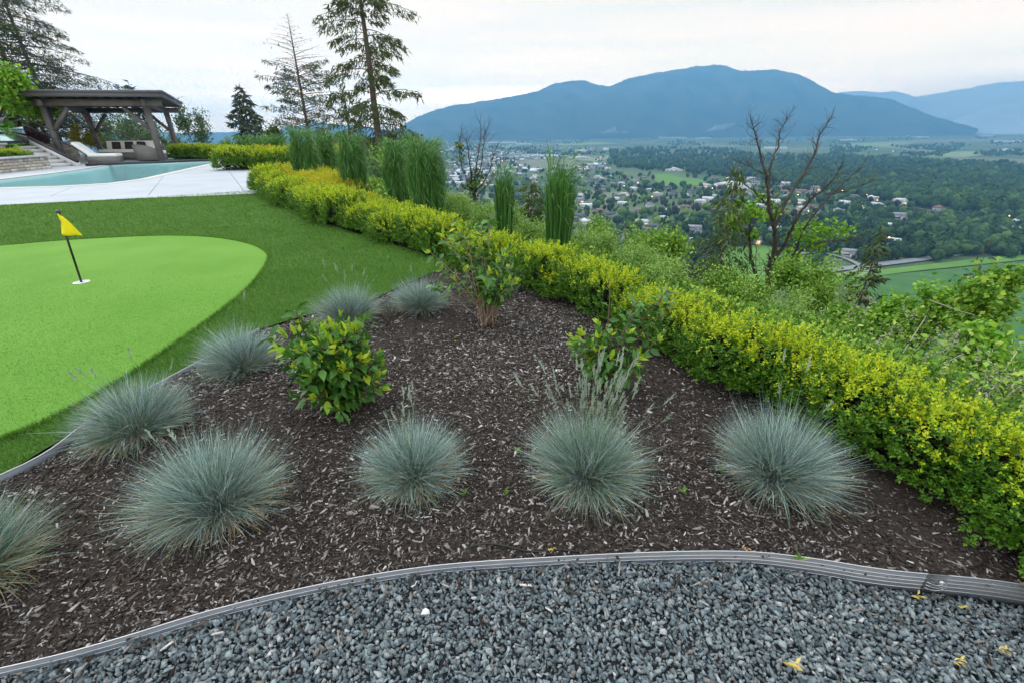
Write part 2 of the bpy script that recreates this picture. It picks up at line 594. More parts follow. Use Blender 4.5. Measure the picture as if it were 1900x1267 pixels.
grid(mb, np.linspace(-9800, 9800, 12), np.linspace(-1500, 10000, 12), lambda x, y: x * 0 + VZ)
mb.build('valley_ground', field_mat(), kind='structure')

def sheet(name, pts, mat, dz=.4):
    P = np.array([GV(X, Y, dz) for X, Y in pts])
    mb = MB()
    mb.addm(P, [tuple(range(len(P)))])
    o = mb.build(name, mat, kind='structure')
    if o.data.polygons[0].normal.z < 0:
        o.data.flip_normals()
    return o
m_crop = pmat('crop_green', (.045, .12, .035), .9, spec=.1, noise=(.08, (.075, .165, .05), .25, 6))
m_crop2 = pmat('crop_bright', (.09, .20, .035), .9, spec=.1, noise=(.05, (.13, .24, .05), .2, 6))
m_soil = pmat('crop_soil', (.10, .10, .06), .9, spec=.1, noise=(.06, (.06, .11, .04), .2, 6))
m_tan = pmat('field_tan', (.22, .20, .15), .9, spec=.1, noise=(.02, (.15, .17, .10), .2, 6))
m_pale = pmat('field_pale', (.20, .28, .13), .9, spec=.1)
m_road = pmat('road_grey', (.26, .27, .29), .85, spec=.2, noise=(.2, (.2, .2, .21), .2))
sheet('field', [(1430, 700), (1460, 560), (1540, 518), (1700, 505), (1905, 486), (2100, 470), (2300, 700)], m_crop)
sheet('field', [(1470, 640), (1480, 545), (1560, 530), (1640, 560), (1720, 600), (1740, 640)], m_soil, .8)
sheet('field', [(1460, 540), (1500, 516), (1640, 500), (1905, 470), (1905, 482), (1700, 503), (1560, 520)], m_crop2, .8)
sheet('field', [(1320, 500), (1340, 460), (1420, 455), (1470, 470), (1440, 520), (1350, 530)], m_crop2)
sheet('field', [(1203, 325), (1240, 323), (1262, 330), (1305, 334), (1312, 343), (1255, 347), (1225, 344)], m_crop2)
sheet('field', [(955, 304), (975, 297), (1040, 296), (1100, 300), (1085, 308), (1000, 314)], m_tan)
sheet('field', [(1060, 299), (1130, 288), (1128, 296), (1100, 301)], m_pale)
sheet('field', [(1560, 268), (1660, 263), (1700, 266), (1640, 272), (1560, 273)], m_pale)
sheet('field', [(1700, 285), (1800, 281), (1850, 284), (1790, 292), (1700, 291)], m_pale)
sheet('field', [(1640, 262), (1900, 255), (1900, 262), (1700, 266)], m_tan)
sheet('field', [(880, 271), (960, 269), (950, 275), (880, 278)], m_pale)
sheet('field', [(1030, 267), (1110, 264), (1150, 267), (1040, 271)], m_pale)
sheet('field', [(1540, 512), (1600, 497), (1640, 500), (1600, 512)], m_pale, 1.0)
sheet('gravel_yard', [(1440, 590), (1470, 566), (1590, 572), (1640, 600), (1600, 625), (1480, 622)], pmat('yard_gravel', (.24, .24, .24), .9, noise=(.3, (.28, .28, .29), .2)), 1.0)

def road(name, pts, w, mat, dz=1.2):
    P = catmull([GV(*q, dz)[:2] for q in pts], 5)
    T = nrm(np.gradient(P, axis=0))
    Nn = np.stack([-T[:, 1], T[:, 0]], 1)
    A, B = P + Nn * w / 2, P - Nn * w / 2
    n = len(P)
    V = np.vstack([np.c_[A, np.full(n, VZ + dz)], np.c_[B, np.full(n, VZ + dz)]])
    mb = MB()
    mb.add(V, [(i, n + i, n + i + 1, i + 1) for i in range(n - 1)])
    mb.build(name, mat, kind='structure')
road('road', [(1380, 545), (1450, 522), (1520, 505), (1600, 494), (1700, 482), (1800, 468), (1905, 455)], 9, m_road)
road('road', [(1600, 494), (1570, 480), (1530, 470), (1480, 470)], 5, m_road, 1.25)
road('road', [(960, 360), (985, 378), (1010, 400), (1035, 430)], 7, m_road)
road('road', [(800, 290), (815, 310), (840, 330), (860, 360)], 10, m_road)
road('road', [(1060, 300), (1090, 291), (1125, 287), (1140, 283)], 7, m_pale, 1.25)
road('road', [(1200, 372), (1260, 366), (1330, 362), (1400, 358), (1480, 352)], 7, m_road)
road('road', [(1480, 400), (1550, 392), (1620, 385), (1700, 380)], 6, m_road)
road('road', [(1380, 352), (1420, 380), (1470, 420), (1500, 450)], 6, m_road, 1.3)

# ---- valley trees
def ico(sub):
    bm = bmesh.new()
    bmesh.ops.create_icosphere(bm, subdivisions=sub, radius=1)
    V = np.array([v.co[:] for v in bm.verts])
    F = np.array([[v.index for v in f.verts] for f in bm.faces])
    bm.free()
    return V, F
ICO1, ICO2, ICO3 = ico(1), ico(2), ico(3)

def crown_template(seed, conifer=False, nq=150, sub=2):
    """a lumpy crown of height about 1 standing on z=0 as (V4, F4, V3, F3)"""
    r = np.random.default_rng(seed)
    V, F = ico(sub)
    if conifer:
        z = (V[:, 2] + 1) / 2
        rad = .26 * (1 - z) ** .8 + .02
        th = np.arctan2(V[:, 1], V[:, 0])
        W = np.stack([np.cos(th) * rad * (1 + .25 * np.sin(z * 30)), np.sin(th) * rad * (1 + .25 * np.sin(z * 30 + 1)), .08 + z * .92], 1)
    else:
        lob = 1 + .22 * np.sin(V[:, 0] * 3.1 + r.uniform(0, 6)) * np.cos(V[:, 1] * 3.7 + r.uniform(0, 6)) + .16 * np.sin(V[:, 2] * 5 + V[:, 0] * 3 + r.uniform(0, 6))
        W = V * lob[:, None] * np.array((.40, .40, .44)) + (0, 0, .53)
    W = W + r.normal(size=W.shape) * .018
    # scattered leaf clumps on the surface
    k = r.integers(0, len(W), nq)
    k2 = r.integers(0, len(F), nq)
    P = W[F[k2]].mean(1) + r.normal(size=(nq, 3)) * .035
    Nn = nrm(P - (0, 0, .5))
    D = nrm(Nn * .8 + r.normal(size=(nq, 3)) * .7)
    S = nrm(np.cross(D, r.normal(size=(nq, 3))))
    a = r.uniform(.05, .11, (nq, 1)) * (.7 if conifer else 1)
    Q = np.stack([P - D * a - S * a * .6, P - S * a * .2 + D * a * .2 - S * a * .6, P + D * a, P + S * a * .8], 1)
    return W, F, Q.reshape(-1, 3), np.arange(nq * 4).reshape(-1, 4)

TREECOL = [((.016, .034, .020), (.032, .060, .028)),
           ((.028, .058, .022), (.050, .095, .032)),
           ((.050, .095, .026), (.085, .15, .04)),
           ((.095, .15, .032), (.15, .21, .05)),
           ((.030, .016, .020), (.05, .026, .03)),
           ((.30, .19, .03), (.42, .28, .04))]
m_trees = [islandmat('valley_leaves_%s' % n_, [(0, a), (1, b)], .9, spec=.05) for n_, (a, b) in zip(['dark', 'mid', 'green', 'lime', 'plum', 'gold'], TREECOL)]
m_ftrunk = pmat('far_trunk', (.06, .05, .04), .9)
protos = []
for ci in range(6):
    for v in range(3 if ci < 3 else 1):
        con = (ci == 0 and v == 2)
        W, F, Q, QF = crown_template(ci * 10 + v, con, 260)
        mb = MB()
        mb.add(W, F, 0)
        mb.add(Q, QF, 0)
        mb.tube([(0, 0, 0), (0, 0, .3)], [.03, .02], 5, 1)
        mb_o = mb.build('valley_tree', [m_trees[ci], m_ftrunk])
        protos.append((ci, con, mb_o))
TOWN = [(790, 270), (900, 268), (1125, 272), (1130, 325), (1400, 330), (1480, 345), (1600, 372), (1780, 395), (1910, 400), (1910, 478), (1800, 472), (1700, 482), (1600, 490), (1540, 478), (1480, 466),
        (1330, 455), (1330, 510), (1200, 520), (1000, 480), (800, 440)]
FOREST = [(1126, 283), (1170, 278), (1240, 276), (1300, 277), (1380, 281), (1400, 290), (1540, 292), (1660, 297), (1780, 305), (1910, 310), (1910, 402), (1780, 396), (1650, 378), (1560, 362), (1480, 348),
          (1400, 336), (1320, 327), (1230, 320), (1150, 314), (1128, 305)]
OPEN = [[(1203, 325), (1240, 323), (1262, 330), (1305, 334), (1312, 345), (1255, 349), (1225, 346)], [(955, 304), (975, 297), (1040, 296), (1128, 288), (1100, 301), (1085, 308), (1000, 314)],
        [(1320, 500), (1340, 460), (1420, 455), (1470, 470), (1440, 520), (1350, 530)]]
def sample(poly, n, yr, power=1.0):
    xs, ys = [p[0] for p in poly], [p[1] for p in poly]
    X = RNG.uniform(min(xs), max(xs), n * 4)
    u = RNG.uniform(0, 1, n * 4)
    Y = yr[0] + (yr[1] - yr[0]) * u ** power
    k = inpoly(X, Y, poly)
    return X[k][:n], Y[k][:n]

WARE = [(974, 1029, 291, 6, 'long white glasshouse with a row of bright gables beside the brown field'),
        (1067, 1092, 284, 11, 'tall white block building among dark trees before the wood'),
        (1118, 1129, 281, 14, 'small white tower-like block at the corner of the dark wood'),
        (1054, 1098, 295, 4, 'low white shed strip along the pale green field'),
        (1330, 1392, 352, 9, 'wide white-roofed hall with burgundy wall in the village'),
        (1234, 1267, 319, 6, 'pale long house with lit front under the dark wood'),
        (1222, 1272, 257, 10, 'thin white glasshouse strip far below the mountain'),
        (894, 955, 267, 9, 'broad white glasshouse sheet behind the small bare tree'),
        (958, 984, 270, 10, 'bright white warehouse next to the broad glasshouse'),
        (825, 847, 281, 7, 'white shed roof beyond the tall grass clump'),
        (1420, 1460, 278, 10, 'white glasshouse half hidden by the bare tree trunk'),
        (1694, 1724, 257, 12, 'distant white barn row on the tan fields'),
        (1818, 1844, 255, 14, 'distant white sheds near the foot of the foothill'),
        (1850, 1895, 265, 10, 'grey-white glasshouses at the far edge of the fields'),
        (1856, 1880, 282, 8, 'white dome-roofed shed on the edge of the far wood'),
        (1290, 1318, 258, 9, 'far white packing shed before the scarred slope'),
        (1000, 1016, 259, 10, 'tiny white barn far out on the plain'),
        (1560, 1600, 262, 8, 'pale far shed row between bare tree branches')]
m_white = pmat('white_cladding', (.78, .80, .82), .6, noise=(.05, (.65, .68, .7), .2))
m_wroof = pmat('pale_roof', (.62, .64, .67), .6)
m_dwin = pmat('dark_window', (.05, .06, .07), .2)
m_lit = bpy.data.materials.new('lit_window')
m_lit.use_nodes = True
_b = m_lit.node_tree.nodes['Principled BSDF']
_b.inputs['Emission Color'].default_value = (1, .5, .16, 1)
_b.inputs['Emission Strength'].default_value = .9
warexy = []
for x0, x1, yb, hgt, lab in WARE:
    a, b = np.array(GV(x0, yb)), np.array(GV(x1, yb))
    L = np.linalg.norm(b - a)
    c = (a + b) / 2
    rz = math.atan2(b[1] - a[1], b[0] - a[0])
    t = empty('warehouse', tuple(c), rz, label=lab, cat='warehouse', group='white sheds and glasshouses on the valley floor')
    dpt = min(max(L * .35, 14), 60)
    w_ = MB()
    w_.box((0, dpt / 2, hgt / 2), (L, dpt, hgt))
    w_.build('wall', m_white, t)
    r_ = MB()
    nb = max(1, int(L / 14)) if 'gable' in lab or 'glass' in lab else 1
    for i in range(nb):
        xa, xb = -L / 2 - .4 + (L + .8) * i / nb, -L / 2 - .4 + (L + .8) * (i + 1) / nb
        xm = (xa + xb) / 2
        rh = min((xb - xa) * .16, 5)
        r_.addm([(xa, -.5, hgt + .02), (xb, -.5, hgt + .02), (xm, -.5, hgt + rh), (xa, dpt + .5, hgt + .02), (xb, dpt + .5, hgt + .02), (xm, dpt + .5, hgt + rh)],
                [(0, 1, 2), (5, 4, 3), (0, 2, 5, 3), (2, 1, 4, 5), (1, 0, 3, 4)])
    r_.build('roof', m_wroof, t)
    if 'burgundy' in lab:
        q = MB(); q.box((-L / 2 + 9, -.15, hgt / 2), (18, .3, hgt - 1)); q.build('wall_panel', pmat('burgundy', (.16, .01, .04), .6), t)
        for k in range(4): q = MB(); q.box((-L / 2 + 26 + k * 9, -.12, 2), (5, .24, 2.6)); q.build('lit_window', m_lit, t)
    else:
        for k in range(min(12, int(L // 12))): q = MB(); q.box((-L / 2 + 6 + k * 12, -.1, hgt * .45), (5, .2, 1.8)); q.build('window', m_dwin, t)
    warexy.append((c[0], c[1], L * .6))

# ---- houses
ROOFS = [('grey', (.20, .21, .23)), ('pale grey', (.42, .43, .45)), ('brown', (.17, .13, .11)), ('dark slate', (.07, .075, .09)), ('white', (.55, .57, .60)), ('red brown', (.19, .10, .085))]
WALLS = [('white', (.58, .59, .61)), ('cream', (.48, .46, .41)), ('grey', (.36, .37, .39)), ('blue grey', (.28, .32, .38))]
hprotos = []
hm_w = [pmat('wall_' + n_.replace(' ', '_'), c, .8) for n_, c in WALLS]
hm_r = [pmat('roof_' + n_.replace(' ', '_'), c, .8, noise=(.5, tuple(k * 1.25 for k in c), .2)) for n_, c in ROOFS]
for k in range(10):
    wi, ri = [0, 0, 1, 2, 0, 1, 0, 3, 0, 1][k], [0, 1, 2, 3, 4, 0, 3, 1, 5, 1][k]
    w, d, h = RNG.uniform(11, 17), RNG.uniform(8, 11), RNG.choice([3.0, 3.2, 5.4])
    mb = MB()
    mb.box((0, 0, h / 2), (w, d, h), mi=0)
    rh, ov = d * .22, .7
    mb.addm([(-w / 2 - ov, -d / 2 - ov, h - .1), (w / 2 + ov, -d / 2 - ov, h - .1), (w / 2 + ov, d / 2 + ov, h - .1), (-w / 2 - ov, d / 2 + ov, h - .1), (-w / 2 + w * .18 * (k % 2), 0, h + rh), (w / 2 - w * .18 * (k % 2), 0, h + rh)],
            [(0, 1, 5, 4), (2, 3, 4, 5), (1, 2, 5), (3, 0, 4), (3, 2, 1, 0)], 1)
    gw = w * .45                                  # garage wing towards the street
    mb.box((w * .22, -d / 2 - 2, h * .42), (gw, 4, h * .84), mi=0)
    mb.addm([(w * .22 - gw / 2 - .4, -d / 2 - 4.5, h * .84), (w * .22 + gw / 2 + .4, -d / 2 - 4.5, h * .84), (w * .22, -d / 2 - 4.5, h * .84 + gw * .22),
             (w * .22 - gw / 2 - .4, 0, h * .84), (w * .22 + gw / 2 + .4, 0, h * .84), (w * .22, 0, h * .84 + gw * .22)],
            [(0, 1, 2), (0, 2, 5, 3), (2, 1, 4, 5), (1, 0, 3, 4)], 1)
    for q in range(3):
        mb.box((-w * .4 + q * w * .16, -d / 2 - .03, h * .5), (1.6, .1, 1.3), mi=2)
    mb.box((w * .22, -d / 2 - 4.03, h * .36), (gw * .6, .1, h * .6), mi=3 if k % 4 == 1 else 2)
    o = mb.build('house', [hm_w[wi], hm_r[ri], m_dwin, m_lit], label='small %s-walled house with %s roof among the valley trees' % (WALLS[wi][0], ROOFS[ri][0]), cat='house', group='houses of the valley town, %s roofs' % ROOFS[ri][0])
    hprotos.append(o)
hp = []
X, Y = sample(TOWN, 4000, (285, 480), .68)
cells = {}
Xr, Yr = sample([(1400, 352), (1910, 398), (1910, 468), (1700, 478), (1440, 462)], 260, (352, 478), .9)
X, Y = np.r_[Xr, X], np.r_[Yr, Y]
for x, y in zip(X, Y):
    if len(hp) >= 290: break
    if inpoly(x, y, FOREST) or any(inpoly(x, y, o_) for o_ in OPEN): continue
    wx, wy, _ = GV(x, y)
    if y > 455 and x < 1400: continue
    if vnoise(wx, wy, 1 / 140., 5) < -.35 and RNG.random() < .8: continue
    if any((wx - a) ** 2 + (wy - b) ** 2 < c * c for a, b, c in warexy): continue
    key = (int(wx // 22), int(wy // 22))
    if any((key[0] + i, key[1] + j) in cells for i in (-1, 0, 1) for j in (-1, 0, 1)): continue
    cells[key] = 1
    hp.append((wx, wy))
hk = [0] * 10
for i, (wx, wy) in enumerate(hp):
    k = i % 10
    o = hprotos[k]
    if hk[k]:
        o = o.copy()
        C.objects.link(o)
    hk[k] += 1
    o.location = (wx, wy, VZ + .5)
    s_ = RNG.uniform(.85, 1.25)
    o.scale = (s_, s_, s_)
    o.rotation_euler.z = math.atan2(-wx, wy) * .6 + RNG.choice([0, 0, 1.57, .4, -.5]) + RNG.normal() * .1
X, Y = sample(TOWN, 1600, (262, 345), 1.0)
far_h = []
for x, y in zip(X, Y):
    if inpoly(x, y, FOREST) or any(inpoly(x, y, o_) for o_ in OPEN): continue
    wx, wy, _ = GV(x, y)
    key = (int(wx // 24), int(wy // 24))
    if key in cells or vnoise(wx, wy, 1 / 220., 6) < -.2: continue
    cells[key] = 1
    far_h.append((wx, wy))
mb = MB()
for i, (wx, wy) in enumerate(far_h[:620]):
    w, d, h = RNG.uniform(10, 20), RNG.uniform(8, 12), RNG.uniform(3, 5)
    a = math.atan2(-wx, wy) * .6 + RNG.choice([0, 1.57, .4])
    mb.box((wx, wy, VZ + h / 2), (w, d, h), a, 0)
    ca, sa = math.cos(a), math.sin(a)
    rv = [(-w / 2 - .5, -d / 2 - .5, h), (w / 2 + .5, -d / 2 - .5, h), (w / 2 + .5, d / 2 + .5, h), (-w / 2 - .5, d / 2 + .5, h), (-w / 2, 0, h + d * .22), (w / 2, 0, h + d * .22)]
    mb.addm([(wx + p[0] * ca - p[1] * sa, wy + p[0] * sa + p[1] * ca, VZ + p[2]) for p in rv], [(0, 1, 5, 4), (2, 3, 4, 5), (1, 2, 5), (3, 0, 4)], 1 + i % 4)
mb.build('far_houses', [hm_w[2], hm_r[0], hm_r[1], hm_r[4], hm_r[3]], kind='stuff', label='scatter of tiny distant houses beyond the nearer town', cat='houses')
hp = np.array(hp)

# ---- trees: the 300 that show largest as objects, the rest as one mass per kind
cand = []
def addtrees(poly, n, yr, power, forest):
    X, Y = sample(poly, n, yr, power)
    for x, y in zip(X, Y):
        if not forest and (inpoly(x, y, FOREST) or any(inpoly(x, y, o_) for o_ in OPEN)): continue
        wx, wy, _ = GV(x, y)
        if len(hp) and np.min((hp[:, 0] - wx) ** 2 + (hp[:, 1] - 4 - wy) ** 2) < 210: continue
        if any((wx - a) ** 2 + (wy + 20 - b) ** 2 < (c * .9) ** 2 for a, b, c in warexy): continue
        dist = math.hypot(wx, wy)
        nz = vnoise(wx, wy, 1 / 90., 9)
        if forest:
            h = RNG.uniform(13, 21)
            ci = 0 if RNG.random() < .5 + .3 * nz else (1 if RNG.random() < .9 else 2)
            if y > 370: ci = RNG.choice([0, 1, 1, 2])
        else:
            h = RNG.uniform(5, 13)
            ci = int(RNG.choice([0, 0, 0, 1, 1, 1, 2, 2, 3, 4])) if RNG.random() > .012 else 5
            if nz > .35: ci, h = int(RNG.choice([0, 1])), h * 1.2
            if ci == 5: h = 7
        cand.append((h / dist, wx, wy, h, ci))
addtrees(TOWN, 3100, (268, 520), 1.1, False)
addtrees(FOREST, 3600, (276, 402), 1.0, True)
# tree rows and clumps on the far plain and by the near road
for x0, x1, y0, y1, n in ((790, 1400, 259, 272, 420), (1400, 1900, 255, 272, 260), (1540, 1900, 272, 292, 320), (800, 1130, 272, 290, 300), (1690, 1900, 405, 475, 160)):
    X = RNG.uniform(x0, x1, n * 3); Y = RNG.uniform(y0, y1, n * 3)
    for x, y in zip(X, Y):
        wx, wy, _ = GV(x, y)
        if vnoise(x, y * 6, 1 / 22., 11) < .15 and y < 300: continue
        cand.append((9 / math.hypot(wx, wy), wx, wy, RNG.uniform(8, 15), int(RNG.choice([0, 0, 1, 2]))))
for x, y in ((1600, 486), (1700, 470), (1712, 474), (1740, 466), (1752, 478), (1768, 462), (1735, 485), (1880, 470), (1893, 462), (1872, 480), (1850, 430), (1660, 470), (1560, 462), (1580, 455), (1510, 500), (1810, 452), (1640, 446)):
    wx, wy, _ = GV(x, y)
    cand.append((.05, wx, wy, RNG.uniform(10, 17), int(RNG.choice([0, 1, 1]))))
cand.sort(key=lambda c: -c[0])
TLAB = ['dark blue-green tree crown among the valley houses', 'mid green round tree crown on the valley floor', 'fresh green round tree crown on the valley floor',
        'light lime green tree crown among darker valley trees', 'plum-leaved tree crown in the valley town', 'golden yellow tree crown in the valley town']
used_p = set()
for s_, wx, wy, h, ci in cand[:290]:
    opts = [p for p in protos if p[0] == ci]
    p = opts[RNG.integers(0, len(opts))]
    o = p[2]
    if o.name in used_p:
        o = o.copy()
        C.objects.link(o)
    used_p.add(p[2].name)
    o.location = (wx, wy, VZ + .3)
    f_ = RNG.uniform(.85, 1.25)
    o.scale = (h * f_, h * f_, h)
    o.rotation_euler.z = RNG.uniform(0, 6)
    lab = 'narrow dark conifer among the valley houses' if p[1] else TLAB[ci]
    tag(o, lab, 'tree', 'valley trees, ' + ('conifer' if p[1] else ['dark', 'mid green', 'fresh green', 'lime', 'plum', 'gold'][ci]))
for ci, con, o in protos:
    if o.name not in used_p:
        bpy.data.objects.remove(o)
lo = [crown_template(100 + k, k == 3, 34, 1) for k in range(5)]
mass = {}
for s_, wx, wy, h, ci in cand[290:]:
    mass.setdefault((ci if ci < 5 else 5, int(RNG.integers(0, 5))), []).append((wx, wy, h))
mb = MB()
for (ci, ti), L_ in mass.items():
    A = np.array(L_)
    n = len(A)
    W, F, Q, QF = lo[ti]
    P = np.c_[A[:, 0], A[:, 1], np.full(n, VZ)]
    th = RNG.uniform(0, 6.28, n)
    f_ = (A[:, 2] * RNG.uniform(.85, 1.3, n))[:, None]
    Xa = np.c_[np.cos(th), np.sin(th), 0 * th] * f_
    Ya = np.c_[-np.sin(th), np.cos(th), 0 * th] * f_
    Za = np.c_[0 * th, 0 * th, A[:, 2]]
    mb.inst(W, F, P, Xa, Ya, Za, ci)
    mb.inst(Q, QF, P, Xa, Ya, Za, ci)
mb.build('valley_woods', m_trees, kind='stuff', label='dark woods and small tree clumps spread over the valley floor', cat='woods')

# ---- lamps of the valley
LAMPS = [(1038, 264), (1387, 255), (1210, 365), (1685, 252), (1627, 278), (1657, 281), (1563, 354), (1609, 362), (1628, 372), (1589, 379), (1529, 403), (1604, 437), (1650, 441), (1788, 379),
         (1873, 401), (1481, 362), (814, 295), (844, 306), (931, 285), (923, 295), (933, 299), (883, 277), (975, 265), (1085, 314), (1158, 345), (1322, 350), (1600, 383), (1500, 392)]
m_lamp = bpy.data.materials.new('lamp_glow')
m_lamp.use_nodes = True
_b = m_lamp.node_tree.nodes['Principled BSDF']
_b.inputs['Emission Color'].default_value = (1, .42, .12, 1)
_b.inputs['Emission Strength'].default_value = 9.0
lp = None
for X, Y in LAMPS:
    p = GV(X, Y, 7)
    if lp is None:
        lp = empty('street_lamp', p, label='tiny orange street lamp glowing in the valley town', cat='street lamp', group='street lamps lit in the valley')
        q = MB(); q.tube([(0, 0, -7), (0, 0, 0)], [.15, .1], 5); q.build('pole', m_ftrunk, lp)
        q = MB(); q.add(ICO1[0] * (.9, .9, .6), ICO1[1]); q.build('lamp', m_lamp, lp)
        cur = lp
    else:
        cur = lp.copy(); C.objects.link(cur)
        for ch in lp.children:
            c2 = ch.copy(); c2.parent = cur; C.objects.link(c2)
        cur.location = p
    s_ = max(.7, math.hypot(p[0], p[1]) / 1100)
    cur.scale = (s_, s_, 1)
# ================================================================== GARDEN GROUND
def P2(pts, z=0.0):
    return [G(X, Y, z)[:2] for X, Y in pts]
EDGE = P2([(0, 1240), (200, 1190), (400, 1130), (600, 1083), (800, 1050), (1000, 1035), (1200, 1025), (1375, 1023), (1500, 1035), (1650, 1058), (1900, 1085)])
EDGE = [(-3.2, .30)] + [(-2.3, .60)] + EDGE + [(2.3, .86), (3.1, .6)]
EDGE = catmull(EDGE, 6)
TURFEDGE = [(-4.6, -1.4)] + [(-3.0, .85)] + P2([(0, 885), (180, 775), (370, 672), (480, 612), (560, 588), (700, 553), (740, 533), (830, 495)])
HFRONT = [(1.95, .2), (1.88, .75)] + P2([(1900, 1035), (1780, 960), (1650, 870), (1500, 790), (1320, 700), (1200, 630), (1080, 575), (950, 530), (830, 485), (700, 445), (600, 415), (520, 380), (470, 355)])
DECKEDGE = P2([(0, 382), (240, 370), (470, 361)])
GREEN = P2([(0, 458), (100, 449), (200, 443), (300, 439), (380, 441), (430, 447), (470, 457), (490, 468), (497, 480), (485, 505), (455, 540), (400, 585), (330, 635), (250, 690), (150, 750), (50, 800), (0, 818)])
GREEN = [(-9.6, 2.0), (-10, 4.9)] + list(map(tuple, catmull(GREEN, 4))) + [(-3.6, 1.2), (-5.0, .5), (-8, .4)]
TURF = [TURFEDGE[0]] + TURFEDGE[1:] + HFRONT[10:] + DECKEDGE[::-1][1:] + [(-22, 6.0), (-22, -1.4)]
PLATEAU = [(3.0, -60), (2.65, .2), (2.6, 1.2), (2.3, 2.6), (1.6, 4.2), (.6, 5.9), (-.9, 7.6), (-2.7, 9.9), (-4.4, 13.2), (-5.6, 19), (-8.5, 26), (-14, 31.5), (-20, 36.5), (-30, 40), (-60, 46), (-120, 60), (-120, -60)]

PIT = [(-11.0, 13.2), (-12.2, 24.8), (-15.5, 27.5), (-21.5, 25.5), (-19.2, 13.0), (-16.5, 11.8)]
def tz(x, y):
    """ground height of the hill: flat garden, then a slope that steepens down to the valley"""
    x, y = np.asarray(x, float), np.asarray(y, float)
    d = np.where(inpoly(x, y, PLATEAU), 0, dpoly(x, y, PLATEAU))
    z = -.12 - np.where(d < 8, .40 * d + .012 * d * d, 3.97 + .62 * (d - 8))
    z = z + np.clip(d / 4, 0, 1) * (vnoise(x, y, .55, 21) * .16 + vnoise(x, y, .09, 22) * np.clip(d / 20, 0, 1.5) * 1.2)
    z = np.where(d > 0, z, -.12)
    return np.where(inpoly(x, y, PIT), -1.9, z)

m_earth = pmat('slope_earth', (.035, .045, .02), .95, spec=.1, noise=(.8, (.07, .085, .035), .25, 8), bump=(3, .6, .1))
def nonuni(a, b, lo, hi, s0, k=1.14):
    v = list(np.arange(a, b + 1e-6, s0))
    s = s0
    while v[-1] < hi:
        s *= k; v.append(v[-1] + s)
    s = s0
    while v[0] > lo:
        s *= k; v.insert(0, v[0] - s)
    return np.array(v)
mb = MB()
grid(mb, nonuni(-8, 9, -110, 330, .35), nonuni(-1, 16, -60, 330, .35), lambda x, y: np.maximum(tz(x, y), VZ - 3))
mb.build('hillside', m_earth, smooth=True, kind='structure')

def gravel_z(x):
    return np.interp(x, [-3.5, -1.6, -.4, .5, .9, 1.3, 1.8, 3.5], [-.016, -.016, -.015, -.027, -.042, -.068, -.08, -.08])

# mulch ground sheet, gently uneven
MULCH = [tuple(p) for p in EDGE] + [(2.9, 1.0)] + [(x + .55, y + .35) for x, y in HFRONT[3:]][:11] + TURFEDGE[::-1][0:]
MULCHIN = [tuple(p) for p in EDGE] + HFRONT[2:12] + TURFEDGE[::-1]
m_mulch = pmat('mulch_ground', (.024, .0180, .0150), .95, spec=.15, noise=(75, (.074, .058, .050), .2, 8), bump=(90, 1.0, .02))
def mulchz(x, y):
    return -.012 + vnoise(x, y, 2.2, 31) * .010 + vnoise(x, y, 9, 32) * .004
mb = MB()
xs, ys = np.linspace(-4.6, 3.3, 200), np.linspace(.2, 14.4, 300)
X_, Y_ = np.meshgrid(xs, ys)
ok = inpoly(X_, Y_, MULCH)
i, j = np.meshgrid(np.arange(len(xs) - 1), np.arange(len(ys) - 1))
kk = ok[j, i] | ok[j + 1, i] | ok[j, i + 1] | ok[j + 1, i + 1]
gx, gy = X_ * 1.0, Y_ * 1.0
a = (j * len(xs) + i)[kk]
Z_ = mulchz(gx, gy)
# pull cells that reach over the gravel back behind the metal edging
ex, ey = EDGE[:, 0], EDGE[:, 1]
ylim = np.interp(gx, ex, ey) + .004
gy = np.maximum(gy, ylim)
mb.add(np.stack([gx.ravel(), gy.ravel(), Z_.ravel()], 1), np.stack([a, a + 1, a + len(xs) + 1, a + len(xs)], 1))
mb.build('mulch_ground', m_mulch, smooth=True, kind='structure')

# gravel base
mb = MB()
xs, ys = np.linspace(-3.6, 3.4, 50), np.linspace(-2.0, 1.19, 30)
def gz_(x, y): return gravel_z(x) - .028
X_, Y_ = np.meshgrid(xs, ys)
Yc = np.minimum(Y_, np.interp(X_, ex, ey) - .001)
n_ = len(xs)
i, j = np.meshgrid(np.arange(len(xs) - 1), np.arange(len(ys) - 1))
a = (j * n_ + i).ravel()
mb.add(np.stack([X_.ravel(), Yc.ravel(), gz_(X_, Y_).ravel()], 1), np.stack([a, a + 1, a + n_ + 1, a + n_], 1))
mb.build('gravel_ground', pmat('gravel_ground', (.045, .05, .055), .95), kind='structure')

# ---- crushed stone
def stone_tpl(seed):
    r = np.random.default_rng(seed)
    P = nrm(r.normal(size=(10, 3))) * r.uniform(.82, 1.05, (10, 1)) * np.array((1, r.uniform(.6, .9), r.uniform(.45, .75)))
    bm = bmesh.new()
    for p in P: bm.verts.new(p)
    res = bmesh.ops.convex_hull(bm, input=bm.verts)
    dead = [v for v in bm.verts if not v.link_faces]
    for v in dead: bm.verts.remove(v)
    bmesh.ops.triangulate(bm, faces=bm.faces)
    bm.verts.index_update()
    V = np.array([v.co[:] for v in bm.verts]); F = np.array([[v.index for v in f.verts] for f in bm.faces])
    bm.free()
    return V, F
m_stone = islandmat('crushed_stone', [(0, (.065, .082, .094)), (.3, (.115, .143, .156)), (.62, (.17, .205, .218)), (.86, (.26, .295, .305)), (.95, (.17, .15, .13)), (.985, (.32, .33, .33)), (1, (.50, .50, .51))], .72, spec=.35, noise=(160, .35), bump=(260, .35, .004))
tpls = [stone_tpl(k) for k in range(16)]
mb = MB()
